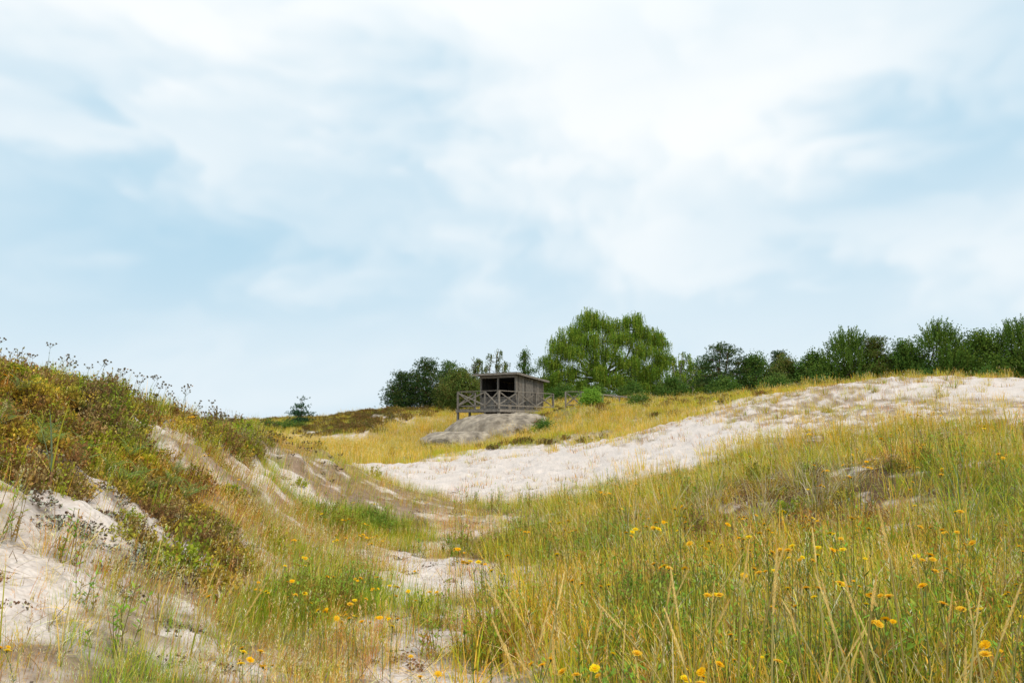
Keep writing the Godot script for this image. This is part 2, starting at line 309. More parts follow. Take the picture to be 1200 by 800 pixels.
# ---------------------------------------------------------------- camera, sky, sun
func set_up_view() -> void:
	var cam := Camera3D.new()
	cam.name = "camera"
	cam.fov = 46.4
	cam.near = 0.05
	cam.far = 6000.0
	cam.position = Vector3(0, EYE, 0)
	cam.rotation.x = atan(100.0 / 933.0)
	cam.current = true
	add_child(cam)
	var env := Environment.new()
	env.background_mode = Environment.BG_SKY
	env.tonemap_mode = Environment.TONE_MAPPER_LINEAR
	env.tonemap_exposure = 1.18
	env.sdfgi_enabled = true
	env.ssao_enabled = true
	env.ssil_enabled = true
	env.sky = make_sky()
	var we := WorldEnvironment.new()
	we.name = "world_environment"
	we.environment = env
	add_child(we)
	var sun := DirectionalLight3D.new()
	sun.name = "sun"
	sun.light_color = Color(1.0, 0.95, 0.86)
	sun.light_energy = 0.5
	sun.light_angular_distance = 10.0
	sun.shadow_enabled = true
	sun.rotation_degrees = Vector3(-52, 48, 0)
	add_child(sun)

# cloud banks: azimuth and height in degrees, their half sizes, and how much whiter (or bluer) the layer is there
const BANKS := [[2.0, 29.0, 19.0, 8.0, 0.36], [7.0, 18.0, 15.0, 6.0, 0.2], [20.0, 22.5, 12.0, 3.0, 0.28], [31.0, 11.0, 12.0, 2.5, 0.2], [-26.0, 18.5, 7.0, 1.6, 0.25], [-24.0, 29.0, 14.0, 4.5, 0.22],
	[-33.0, 14.0, 14.0, 6.0, -0.26], [-12.0, 17.5, 6.0, 4.0, -0.18], [25.0, 16.5, 9.0, 3.4, -0.32], [34.0, 20.0, 7.0, 6.0, -0.2], [12.0, 26.0, 5.0, 2.5, -0.15], [-16.0, 3.0, 14.0, 2.5, 0.15], [-22.0, 8.0, 16.0, 3.5, -0.2], [10.0, 9.0, 18.0, 4.0, -0.08], [20.0, 9.0, 9.0, 2.5, -0.12]]

func make_sky() -> Sky:
	var n := FastNoiseLite.new()
	n.seed = 11
	n.frequency = 1.0
	n.fractal_octaves = 5
	n.fractal_gain = 0.45
	var w := 1280
	var h := 640
	var im := Image.create_empty(w, h, false, Image.FORMAT_RGBF)
	var blue := Vector3(0.385, 0.585, 0.72)
	var white := Vector3(0.835, 0.86, 0.87)
	for j in h:
		var el := (0.5 - (j + 0.5) / h) * PI
		var eld := rad_to_deg(el)
		if eld < -3.0:
			im.fill_rect(Rect2i(0, j, w, h - j), Color(0.55, 0.55, 0.5))
			break
		var c := cos(el)
		var y := sin(el)
		for i in w:
			var az := wrapf((i + 0.5) / w * TAU, -PI, PI)   # the first column looks along -z
			var d := Vector3(sin(az) * c, y * 1.35, -cos(az) * c)
			var q := n.get_noise_3d(d.x * 1.6 + 4.0, d.y * 1.6, d.z * 1.6)
			var s := n.get_noise_3d(d.x * 4.6 + q * 1.2, d.y * 6.0 + 9.0, d.z * 4.6)
			var s2 := n.get_noise_3d(d.x * 11.0 + s * 2.0, d.y * 15.0 - 5.0, d.z * 11.0)
			var k := 0.55 + 0.24 * q + 0.2 * s + 0.09 * s2
			var azd := rad_to_deg(az) + 5.0 * q + 6.0 * s + 3.0 * s2
			var e2 := eld + 3.0 * q + 5.0 * s + 2.0 * s2
			for b in BANKS:
				var u: float = (azd - b[0]) / b[2]
				var v: float = (e2 - b[1]) / b[3]
				var r := u * u + v * v
				if r < 6.0: k += b[4] * exp(-r)
			k = smoothstep(-0.15, 1.15, k)
			var col := blue.lerp(white, k)
			col = col.lerp(Vector3(0.60, 0.71, 0.78), 0.6 * clampf(1.0 - eld / 9.0, 0.0, 1.0))
			col *= 1.0 + 0.55 * smoothstep(0.42, 1.0, y)   # an overcast sky is brightest overhead
			im.set_pixel(i, j, Color(col.x, col.y, col.z))
	var m := PanoramaSkyMaterial.new()
	m.panorama = ImageTexture.create_from_image(im)
	var sky := Sky.new()
	sky.sky_material = m
	return sky

# ---------------------------------------------------------------- ground
func axis(fine_from: float, fine_to: float, step: float, lo: float, hi: float, grow: float) -> PackedFloat32Array:
	var a := []
	var x := fine_from
	while x < fine_to:
		a.append(x)
		x += step
	var s := step
	while x < hi:
		a.append(x)
		s = minf(s * grow, 400.0)
		x += s
	a.append(hi)
	s = step
	x = fine_from - step
	while x > lo:
		a.push_front(x)
		s = minf(s * grow, 400.0)
		x -= s
	a.push_front(lo)
	return PackedFloat32Array(a)

const SAND := Vector3(0.81, 0.70, 0.635)
const SOILS := [Vector3(0.80, 0.69, 0.62), Vector3(0.44, 0.33, 0.24), Vector3(0.17, 0.14, 0.06), Vector3(0.34, 0.25, 0.11), Vector3(0.36, 0.25, 0.18), Vector3(0.25, 0.18, 0.09), Vector3(0.11, 0.075, 0.035), Vector3(0.15, 0.11, 0.085), Vector3(0.26, 0.22, 0.09), Vector3(0.17, 0.105, 0.06)]
const BARE := [1.0, 0.5, 0.15, 0.1, 0.28, 0.14, -0.1, 0.28, 0.05, 0.12]

func build_ground() -> void:
	var xs := axis(-9.0, 9.0, 0.055, -3000.0, 3000.0, 1.045)
	var zs := axis(-17.0, -1.0, 0.055, -3000.0, 1500.0, 1.024)
	var w := xs.size()
	var h := zs.size()
	var v := PackedVector3Array()
	var c := PackedColorArray()
	var nrm := PackedVector3Array()
	v.resize(w * h)
	c.resize(w * h)
	nrm.resize(w * h)
	for j in h:
		var z := zs[j]
		for i in w:
			var x := xs[i]
			var k := j * w + i
			if absf(x) > 90.0 or z < -150.0 or z > 20.0:
				v[k] = Vector3(x, base_ground(clampf(x, -90, 90), clampf(z, -150, 20)) * clampf(1.0 - (maxf(absf(x) - 90.0, -150.0 - z)) / 200.0, 0.0, 1.0), z)
				c[k] = Color(0.2, 0.18, 0.08)
				continue
			var y := ground(x, z)
			var m := covers(x, z)
			var soil := Vector3.ZERO
			var bare := 0.0
			for q in 10:
				soil += SOILS[q] * m[q]
				bare += float(BARE[q]) * m[q]
			var n1 := noise_b.get_noise_2d(x * 60.0, z * 60.0)
			var n2 := noise_a.get_noise_2d(x * 230.0, z * 230.0)
			var n3 := noise_b.get_noise_2d(x * 420.0, z * 420.0)
			var s := smoothstep(-0.16, 0.16, n1 * 0.7 + n2 * 0.35 + (bare - 0.5) * 0.9)
			s = lerpf(s, 1.0, smoothstep(0.85, 0.97, m[0]))
			soil *= 1.0 + 0.35 * n3
			var col := soil.lerp(SAND * (1.0 + 0.08 * n2 + 0.07 * n3 + 0.14 * n1), s)
			y += s * (noise_b.get_noise_2d(x * 110.0, z * 110.0) * (0.034 + 0.012 * clampf((-z - 14.0) / 10.0, 0.0, 1.0)) + 0.012 * n2)
			var far_sand := clampf((-z - 13.0) / 8.0, 0.0, 1.0)
			y -= s * (0.035 + 0.012 * far_sand) * smoothstep(0.42, 0.08, noise_pits.get_noise_2d(x * 1.5, z * 1.5) + 1.0)   # footprints and hollows
			y += s * far_sand * noise_b.get_noise_2d(x * 30.0 - 200.0, z * 30.0) * 0.14
			v[k] = Vector3(x, y, z)
			c[k] = Color(col.x, col.y, col.z)
	for j in h:
		for i in w:
			var k := j * w + i
			var l := k - 1 if i > 0 else k
			var r := k + 1 if i < w - 1 else k
			var u := k - w if j > 0 else k
			var d := k + w if j < h - 1 else k
			nrm[k] = (v[d] - v[u]).cross(v[r] - v[l]).normalized()
	var idx := PackedInt32Array()
	idx.resize((w - 1) * (h - 1) * 6)
	var at := 0
	for j in h - 1:
		for i in w - 1:
			var k := j * w + i
			idx[at] = k; idx[at + 1] = k + 1; idx[at + 2] = k + w
			idx[at + 3] = k + 1; idx[at + 4] = k + w + 1; idx[at + 5] = k + w
			at += 6
	var arrays := []
	arrays.resize(Mesh.ARRAY_MAX)
	arrays[Mesh.ARRAY_VERTEX] = v
	arrays[Mesh.ARRAY_NORMAL] = nrm
	arrays[Mesh.ARRAY_COLOR] = c
	arrays[Mesh.ARRAY_INDEX] = idx
	var mesh := ArrayMesh.new()
	mesh.add_surface_from_arrays(Mesh.PRIMITIVE_TRIANGLES, arrays)
	var m := StandardMaterial3D.new()
	m.vertex_color_use_as_albedo = true
	m.roughness = 0.95
	m.metallic_specular = 0.2
	m.albedo_texture = noise_tex(0.05, Color(0.80, 0.79, 0.78), Color.WHITE, 5, 5)
	m.uv1_triplanar = true
	m.uv1_world_triplanar = true
	m.uv1_scale = Vector3(0.9, 0.9, 0.9)
	m.heightmap_enabled = true
	m.heightmap_scale = 2.2
	m.heightmap_texture = noise_tex(0.03, Color.BLACK, Color.WHITE, 5, 8)
	var g := top("dune_ground", mesh, m)
	tag(g, "pale pink sand dunes with brown soil between the plants", "", "", "structure")

# ---------------------------------------------------------------- ground plants
func tuft(blades: int, spread: float, length: Vector2, width: Vector2, lean: float, bend: float, cols: Array, segs := 4) -> ArrayMesh:
	var b := Heap.new()
	for i in blades:
		var a := rng.randf() * TAU
		var r := spread * sqrt(rng.randf())
		var turn := a + rng.randf_range(-0.9, 0.9)
		var k := pow(rng.randf(), 0.7)
		var fallen := rng.randf_range(0.5, 1.1) if rng.randf() < 0.14 else 0.0   # bent and trodden blades
		b.ribbon(Vector3(cos(a) * r, -0.03, sin(a) * r), turn, lerpf(length.x, length.y, k), rng.randf_range(width.x, width.y), absf(rng.randfn()) * lean + fallen, absf(rng.randfn()) * bend, segs, vary(pick(cols), 0.25))
	return b.mesh()

# fine grass: thin stems that carry a loose open panicle
func panicle_tuft(stems: int, spread: float, length: Vector2, width: float, cols: Array, head_cols: Array, head := 0.09) -> ArrayMesh:
	var b := Heap.new()
	for i in stems:
		var a := rng.randf() * TAU
		var r := spread * sqrt(rng.randf())
		var col := vary(pick(cols), 0.25)
		var l := rng.randf_range(length.x, length.y)
		if rng.randf() < 0.55:
			var tip := b.ribbon(Vector3(cos(a) * r, -0.03, sin(a) * r), a + rng.randf_range(-1, 1), l, width, absf(rng.randfn()) * 0.16, rng.randf_range(0.0, 0.5), 4, col)
			var hc := vary(pick(head_cols), 0.2)
			for k in 7:
				var p := tip - Vector3.UP * head * k / 7.0
				var d := (scattered() * Vector3(1, 0.3, 1)).normalized() * head * 0.25 + Vector3.UP * head * 0.2
				b.leaf(p, d, d.cross(Vector3.UP).normalized() * width * 0.6, hc)
		else:
			b.ribbon(Vector3(cos(a) * r, -0.03, sin(a) * r), a + rng.randf_range(-1, 1), l * 0.65, width * 1.2, absf(rng.randfn()) * 0.3, absf(rng.randfn()) * 0.9, 4, col)
	return b.mesh()

# low woody heath: branching twigs set with small leaves
func cushion(twigs: int, radius: float, height: float, leaf: float, cols: Array, twig: Color) -> ArrayMesh:
	var b := Heap.new()
	for i in twigs:
		var a := rng.randf() * TAU
		var r := radius * sqrt(rng.randf())
		var p := Vector3(cos(a) * r * 0.6, -0.03, sin(a) * r * 0.6)
		var q := Vector3(cos(a) * r, height * rng.randf_range(0.55, 1.1) * (1.0 - 0.5 * r * r / (radius * radius)), sin(a) * r) + scattered() * 0.015
		b.tube(p, q, 0.003, 0.0015, vary(twig), 3)
		var col := vary(pick(cols), 0.3)
		for k in 9:
			var t := rng.randf_range(0.3, 1.05)
			var s := p.lerp(q, t)
			var d := (scattered() + Vector3.UP * 0.9).normalized() * leaf * rng.randf_range(0.7, 1.3)
			b.leaf(s, d, d.cross(scattered()).normalized() * leaf * 0.28, vary(col, 0.12))
	return b.mesh()

# a few leafy stems
func herb(stems: int) -> ArrayMesh:
	var b := Heap.new()
	for i in stems:
		var a := rng.randf() * TAU
		var r := 0.08 * sqrt(rng.randf())
		var p := Vector3(cos(a) * r, -0.02, sin(a) * r)
		var q := p + Vector3(rng.randf_range(-0.07, 0.07), rng.randf_range(0.12, 0.38), rng.randf_range(-0.07, 0.07))
		b.tube(p, q, 0.0025, 0.0015, vary(Color(0.24, 0.17, 0.06)), 3)
		var col := vary(pick([Color(0.16, 0.28, 0.04), Color(0.21, 0.32, 0.045), Color(0.28, 0.31, 0.05), Color(0.34, 0.20, 0.06)]), 0.2)
		for k in 11:
			var t := rng.randf_range(0.1, 1.0)
			var e := rng.randf() * TAU
			var d := Vector3(cos(e), rng.randf_range(0.2, 0.9), sin(e)).normalized() * rng.randf_range(0.025, 0.055)
			b.leaf(p.lerp(q, t), d, d.cross(Vector3.UP).normalized() * 0.007, vary(col, 0.15))
	return b.mesh()

func crust(bits: int, radius: float, size: float, cols: Array) -> ArrayMesh:
	var b := Heap.new()
	for i in bits:
		var a := rng.randf() * TAU
		var r := radius * sqrt(rng.randf())
		var p := Vector3(cos(a) * r, rng.randf_range(-0.005, 0.02), sin(a) * r)
		for k in 3:
			var d := (scattered() * Vector3(1, 0.5, 1) + Vector3.UP * 0.3).normalized() * size * rng.randf_range(0.5, 1.3)
			b.leaf(p, d, d.cross(scattered()).normalized() * size * 0.45, vary(pick(cols), 0.2))
	return b.mesh()

func litter(bits: int, radius: float, cols: Array) -> ArrayMesh:
	var b := Heap.new()
	for i in bits:
		var a := rng.randf() * TAU
		var r := radius * sqrt(rng.randf())
		var p := Vector3(cos(a) * r, 0.006, sin(a) * r)
		b.ribbon(p, rng.randf() * TAU, rng.randf_range(0.06, 0.28), rng.randf_range(0.002, 0.005), rng.randf_range(1.0, 1.5), rng.randf_range(-0.2, 0.6), 3, vary(pick(cols), 0.3))
	return b.mesh()

const STRAW := Color(0.66, 0.47, 0.11)
const GOLD := Color(0.66, 0.39, 0.045)
const PALE := Color(0.70, 0.60, 0.38)
const OLIVE := Color(0.47, 0.44, 0.045)
const LEAF := Color(0.31, 0.40, 0.04)
const BLUEISH := Color(0.20, 0.27, 0.15)
const RUST := Color(0.52, 0.22, 0.05)
const PINK := Color(0.60, 0.36, 0.18)
const BROWN := Color(0.17, 0.10, 0.05)

var plants := {}   # kind -> {meshes, spots}

func grow_kinds() -> void:
	var add := func(kind: String, called: String, label: String, meshes: Array, through := 0.45):
		var spots := []
		for i in meshes.size(): spots.append([])
		plants[kind] = {"called": called, "label": label, "meshes": meshes, "spots": spots, "mat": leafy(through)}
	var make := func(n: int, f: Callable) -> Array:
		var a := []
		for i in n: a.append(f.call())
		return a
	add.call("marram", "marram_grass", "long green and straw coloured marram grass", make.call(5, func(): return tuft(20, 0.09, Vector2(0.08, 0.42), Vector2(0.0035, 0.0065), 0.5, 0.9, [OLIVE, OLIVE, LEAF, LEAF, LEAF, STRAW, STRAW, GOLD, PALE])))
	add.call("dry", "dry_grass", "fine dry golden grass", make.call(4, func(): return panicle_tuft(18, 0.09, Vector2(0.14, 0.38), 0.003, [STRAW, GOLD, STRAW, OLIVE, LEAF, PALE], [STRAW, GOLD, RUST, PALE])))
	add.call("red", "reddish_grass", "thin reddish dry grass and sorrel", make.call(4, func(): return panicle_tuft(24, 0.1, Vector2(0.08, 0.25), 0.0032, [PINK, RUST, STRAW, STRAW, OLIVE, OLIVE], [PINK, RUST, PINK, PALE], 0.06)))
	add.call("green", "green_grass", "low fresh green grass", make.call(4, func(): return tuft(26, 0.09, Vector2(0.1, 0.3), Vector2(0.003, 0.005), 0.3, 0.6, [LEAF, LEAF, OLIVE, LEAF, OLIVE, STRAW], 3)))
	add.call("herb", "leafy_herbs", "small dark green leafy herbs among the grass", make.call(4, func(): return herb(7)))
	var heath := []
	for c in [[Color(0.44, 0.31, 0.07), Color(0.38, 0.24, 0.05)], [Color(0.42, 0.34, 0.05), Color(0.34, 0.28, 0.04)], [Color(0.54, 0.40, 0.08), Color(0.46, 0.31, 0.06)], [Color(0.30, 0.35, 0.035), Color(0.38, 0.38, 0.04)], [Color(0.38, 0.26, 0.12), Color(0.46, 0.34, 0.18)], [Color(0.25, 0.28, 0.035), Color(0.32, 0.31, 0.04)], [Color(0.32, 0.18, 0.07), Color(0.26, 0.13, 0.06)]]:
		heath.append(cushion(rng.randi_range(22, 34), rng.randf_range(0.10, 0.17), rng.randf_range(0.09, 0.2), rng.randf_range(0.022, 0.034), c, Color(0.22, 0.13, 0.07)))
	add.call("heath", "heath_plants", "brown and olive heath plants and moss", heath)
	add.call("crust", "lichen_crust", "grey lichen and dark crust on the sand", make.call(4, func(): return crust(40, 0.12, 0.018, [Color(0.42, 0.42, 0.36), Color(0.10, 0.075, 0.06), Color(0.14, 0.10, 0.07), Color(0.22, 0.13, 0.10)])), 0.1)
	add.call("litter", "plant_litter", "fallen grass stems and twigs on the sand", make.call(4, func(): return litter(14, 0.18, [PALE, STRAW, BROWN, BROWN, Color(0.3, 0.2, 0.14)])), 0.1)
	# the same grasses in broader clumps, for the slopes far down the valley
	add.call("far_dry", "valley_grass", "tall yellow grass filling the valley floor", make.call(4, func(): return panicle_tuft(42, 0.26, Vector2(0.3, 0.62), 0.009, [STRAW, GOLD, OLIVE, OLIVE, STRAW, PALE], [STRAW, GOLD, STRAW, PALE], 0.12)))
	add.call("far_green", "slope_turf", "short green and yellow turf on the far slopes", make.call(4, func(): return tuft(46, 0.3, Vector2(0.12, 0.4), Vector2(0.008, 0.014), 0.35, 0.6, [LEAF, OLIVE, OLIVE, STRAW, GOLD], 3)))
	add.call("far_heath", "slope_heath", "brown heather on the far slopes", make.call(4, func(): return cushion(50, 0.34, 0.28, 0.06, [Color(0.18, 0.10, 0.05), Color(0.16, 0.14, 0.035), Color(0.24, 0.17, 0.06), Color(0.22, 0.12, 0.06)], BROWN)))
	add.call("far_red", "sparse_slope_grass", "sparse brown grass on the sand slopes", make.call(4, func(): return tuft(22, 0.22, Vector2(0.08, 0.24), Vector2(0.006, 0.011), 0.5, 0.7, [PINK, STRAW, OLIVE, RUST, BROWN], 3)))

const GROWS := [   # how thickly each cover grows, then kinds and their shares, near and far
	[0.2, ["red", 0.16, "litter", 0.84, "crust", 0.95, "marram", 1.0], ["far_red", 1.0]],
	[1.0, ["red", 0.66, "dry", 0.68, "crust", 0.78, "litter", 0.88, "green", 0.95, "marram", 1.0], ["far_red", 0.72, "far_green", 0.8, "far_dry", 1.0]],
	[1.0, ["green", 0.85, "red", 0.92, "dry", 1.0], ["far_green", 1.0]],
	[1.0, ["dry", 0.75, "green", 0.87, "marram", 1.0], ["far_dry", 0.66, "far_green", 0.9, "far_red", 1.0]],
	[1.0, ["red", 0.58, "dry", 0.84, "green", 0.94, "litter", 1.0], ["far_red", 0.6, "far_dry", 1.0]],
	[0.92, ["red", 0.14, "dry", 0.36, "marram", 0.64, "herb", 0.76, "green", 0.95, "litter", 1.0], ["far_dry", 0.6, "far_green", 1.0]],
	[1.0, ["heath", 0.80, "green", 0.88, "red", 0.94, "marram", 0.98, "litter", 1.0], ["far_heath", 0.75, "far_green", 1.0]],
	[0.7, ["crust", 0.5, "heath", 0.75, "red", 0.9, "litter", 1.0], ["far_heath", 0.8, "far_red", 1.0]],
	[1.0, ["green", 0.5, "dry", 0.9, "heath", 1.0], ["far_green", 0.62, "far_dry", 0.93, "far_heath", 1.0]],
	[0.4, ["marram", 0.2, "litter", 0.5, "red", 0.68, "heath", 0.85, "crust", 1.0], ["far_heath", 1.0]]]

func sow(d0: float, d1: float, cell: float, far: bool) -> void:
	var z := -d0 * 0.8
	while z > -d1:
		var half := -z * 0.76 + 1.2
		var x := -half
		while x < half:
			var px := x + rng.randf() * cell
			var pz := z - rng.randf() * cell
			x += cell
			var d := sqrt(px * px + pz * pz)
			if d < d0 or d >= d1: continue
			var m := covers(px, pz)
			var r := rng.randf()
			var k := 0
			while k < 9 and r > m[k]:
				r -= m[k]
				k += 1
			var g: Array = GROWS[k]
			var thick: float = g[0] * (1.0 + (0.5 if k == 6 else 1.5) * noise_b.get_noise_2d(px * 60.0 + 40.0, pz * 60.0))
			if k <= 1: thick *= 0.5 if d < 6.5 else 0.75
			if rng.randf() > thick: continue
			var list: Array = g[2] if far else g[1]
			var q := rng.randf()
			if k >= 5: q = clampf(0.5 + 1.15 * noise_b.get_noise_2d(px * 52.0 + 700.0, pz * 52.0) + rng.randf_range(-0.28, 0.28), 0.0, 0.999)
			var i := 0
			while q > list[i + 1]: i += 2
			plant(list[i], px, pz, 1.0, k)
		z -= cell

# rough grass along the crest of the left bank
func sow_crest() -> void:
	for k in 1300:
		var t := rng.randf() * 0.72
		var x := lerpf(-6.2, -2.6, t)
		var z := lerpf(-8.0, -12.4, t) + rng.randfn() * 0.55
		if noise_b.get_noise_2d(x * 70.0, z * 70.0) < -0.12: continue
		plant(pick(["green", "green", "dry", "marram"]), x, z, rng.randf_range(0.8, 1.3))

func sow_green_patches() -> void:
	for p in GREEN_PATCHES:
		for k in int(130 * p[2] * p[2] / 0.16):
			var a := rng.randf() * TAU
			var r: float = p[2] * sqrt(rng.randf()) * (0.8 + 0.5 * noise_b.get_noise_2d(p[0] * 100.0 + cos(a) * 60.0, p[1] * 100.0 + sin(a) * 60.0))
			plant("green" if rng.randf() < 0.8 else "herb", p[0] + cos(a) * r, p[1] + sin(a) * r, 0.85)

func plant(kind: String, x: float, z: float, size: float, cover := -1) -> void:
	var p: Dictionary = plants[kind]
	var i := rng.randi() % (p.meshes.size() as int)
	if kind == "heath": i = posmod(int(floor((noise_b.get_noise_2d(x * 44.0, z * 44.0 + 300.0) + 0.5) * 9.0 + rng.randf_range(-0.9, 0.9))), p.meshes.size())
	var s := size * rng.randf_range(0.75, 1.2)
	if kind == "heath": s *= 0.95 + 0.6 * noise_b.get_noise_2d(x * 75.0 + 20.0, z * 75.0)   # separate bushes
	if kind == "red" and x * x + z * z < 22.0: s *= 0.7
	if kind == "green" and x < -0.2 and x * x + z * z < 26.0: s *= 0.65
	if kind == "marram" and x < -0.3 and z > -16.0: s *= 0.55
	if kind == "dry" and x < -0.1 and z > -15.0: s *= 0.55
	if kind == "marram" and cover == 0: s *= 0.6
	if cover <= 1 and cover >= 0 and kind.begins_with("far"): s *= 0.95 if kind == "far_red" else 0.62
	if cover == 8 and kind == "far_dry": s *= 0.65
	if x > 2.6 and x < 9.5 and z < -47.5 and z > -57.0: s *= 0.5   # cropped short along the rails
	var up := slope(x, z).lerp(Vector3.UP, 0.6).normalized()
	var side := up.cross(Vector3(cos(rng.randf() * TAU), 0.01, sin(rng.randf() * TAU))).normalized()
	var t := Transform3D(Basis(side, up, side.cross(up)).scaled(Vector3(s, s * rng.randf_range(0.85, 1.15), s)), on_ground(x, z) - Vector3(0, 0.01, 0))
	# whole patches lean to greener or drier
	var patch := noise_b.get_noise_2d(x * 30.0 + 500.0, z * 30.0)
	var k := rng.randf_range(0.98, 1.3)
	p.spots[i].append([t, Color(k * (1.0 + 0.3 * patch), k, k * (0.85 - 0.25 * patch))])

func lay_plants() -> void:
	for kind in plants:
		var p: Dictionary = plants[kind]
		for i in p.meshes.size():
			var spots: Array = p.spots[i]
			if spots.is_empty(): continue
			var mm := MultiMesh.new()
			mm.transform_format = MultiMesh.TRANSFORM_3D
			mm.use_colors = true
			mm.mesh = p.meshes[i]
			mm.instance_count = spots.size()
			for k in spots.size():
				mm.set_instance_transform(k, spots[k][0])
				mm.set_instance_color(k, spots[k][1])
			var o := MultiMeshInstance3D.new()
			o.name = numbered(p.called)
			o.multimesh = mm
			o.material_override = p.mat
			add_child(o)
			tag(o, p.label, "grass" if not "heath" in kind and not kind in ["crust", "litter"] else "ground cover", p.label, "stuff")

# ---------------------------------------------------------------- flowers, seed stalks, ferns
func flower_head(r: float) -> ArrayMesh:
	var b := Heap.new()
	var tone: Color = pick([Color(0.92, 0.58, 0.008), Color(0.88, 0.64, 0.015), Color(0.9, 0.5, 0.008), Color(0.84, 0.5, 0.03)])
	for ring in 3:
		var n: int = [15, 12, 8][ring]
		for i in n:
			var a := TAU * (i + 0.5 * ring) / n + rng.randf_range(-0.1, 0.1)
			var lift: float = [0.12, 0.45, 0.9][ring] + rng.randf_range(-0.08, 0.08)
			var len: float = r * [1.0, 0.75, 0.5][ring] * rng.randf_range(0.9, 1.08)
			var d := Vector3(cos(a) * cos(lift), sin(lift), sin(a) * cos(lift))
			var s := Vector3(-sin(a), 0, cos(a)) * r * 0.17
			var col := vary(tone, 0.08)
			var p := d * r * 0.1
			var q := d * len
			b.tri(p - s * 0.5, p + s * 0.5, q + s, col)
			b.tri(p - s * 0.5, q + s, q - s, col)
	for i in 8:
		var a := TAU * i / 8.0
		var e := TAU * (i + 1) / 8.0
		b.tri(Vector3(0, r * 0.3, 0), Vector3(cos(a), 0.35, sin(a)) * r * 0.5, Vector3(cos(e), 0.35, sin(e)) * r * 0.5, Color(0.80, 0.42, 0.01))
	b.tube(Vector3(0, -r * 0.45, 0), Vector3(0, r * 0.08, 0), r * 0.16, r * 0.32, Color(0.10, 0.14, 0.04), 7)
	return b.mesh()

func stem_mesh(h: float, leaves: int, lean: Vector2, thick: float, col: Color, forks: Array) -> ArrayMesh:
	var b := Heap.new()
	var p := Vector3(0, -0.03, 0)
	var n := 5
	for i in n:
		var t := float(i + 1) / n
		var q := Vector3(lean.x * t * t, h * t * 0.86, lean.y * t * t)
		b.tube(p, q, thick * (1.0 - 0.12 * i), thick * (0.88 - 0.12 * i), col, 5)
		p = q
	for f in forks: b.tube(p, f, thick * 0.5, thick * 0.4, col, 4)
	for i in leaves:
		var t := rng.randf_range(0.1, 0.85)
		var a := rng.randf() * TAU
		var d := Vector3(cos(a), 0.9, sin(a)).normalized() * rng.randf_range(0.03, 0.06)
		b.leaf(Vector3(lean.x * t * t, h * t * 0.86, lean.y * t * t), d, d.cross(Vector3.UP).normalized() * 0.006, vary(Color(0.12, 0.18, 0.05), 0.2))
	return b.mesh()

var flower_models := []
func make_flower_models() -> void:
	for k in 7:
		var lean := Vector2(rng.randf_range(-0.09, 0.09), rng.randf_range(-0.06, 0.06))
		var heads: int = [1, 2, 3, 3, 1, 2, 4][k]
		var top_at := Vector3(lean.x, 0.86, lean.y)
		var forks := []
		for i in heads:
			var a := TAU * i / heads + rng.randf()
			forks.append(top_at + Vector3(cos(a) * 0.055 * (0.0 if heads == 1 else 1.0), rng.randf_range(0.09, 0.15), sin(a) * 0.055 * (0.0 if heads == 1 else 1.0)))
		flower_models.append({"stem": stem_mesh(1.0, 9, lean, 0.004, Color(0.13, 0.17, 0.05), forks), "forks": forks})
	for k in 4: mats["head%d" % k] = flower_head(0.015)
	mats.petal = leafy(0.35, 0.5)
	mats.plant = leafy(0.3, 0.6)

func add_flowers(list: Array, label: String, group: String, scale := 1.0) -> void:
	var all := list.duplicate()
	for f in list:   # plants stand in loose companies
		if rng.randf() < 0.42: all.append([f[0] + rng.randfn() * 0.16, f[1] + rng.randfn() * 0.22, f[2] * rng.randf_range(0.85, 1.1)])
	for f in all:
		var m: Dictionary = pick(flower_models)
		var h: float = f[2]
		var o := thing("yellow_flower", label, "flower", on_ground(f[0], f[1]), group)
		o.rotation.y = rng.randf() * TAU
		var stem := part("stem", m.stem, mats.plant, o)
		stem.scale = Vector3(maxf(h, 0.45), h, maxf(h, 0.45))
		var spread := maxf(h, 0.45)
		for p in m.forks:
			var hd := part("flower_head", mats["head%d" % (rng.randi() % 4)], mats.petal, o, Vector3(p.x * spread, p.y * h, p.z * spread))
			var s := (rng.randf_range(0.6, 1.3) if rng.randf() > 0.12 else 0.4) * scale
			hd.scale = Vector3(s, s, s)
			hd.rotation = Vector3(rng.randf_range(-0.5, 0.7), rng.randf() * TAU, rng.randf_range(-0.5, 0.5))

func seed_head(l: float, r: float) -> ArrayMesh:
	var b := Heap.new()
	var n := 90
	for i in n:
		var t := float(i) / n
		var w := r * (0.35 + 0.65 * sin(PI * pow(t, 0.7))) * (1.0 if t < 0.9 else 0.6)
		var a := i * 2.4
		var out := Vector3(cos(a), 0, sin(a))
		var p := Vector3.UP * l * t * 0.93
		var d := out * w + Vector3.UP * l * 0.075
		b.leaf(p, d, out.cross(Vector3.UP) * r * 0.32, vary(Color(0.80, 0.60, 0.22), 0.16))
	return b.mesh()

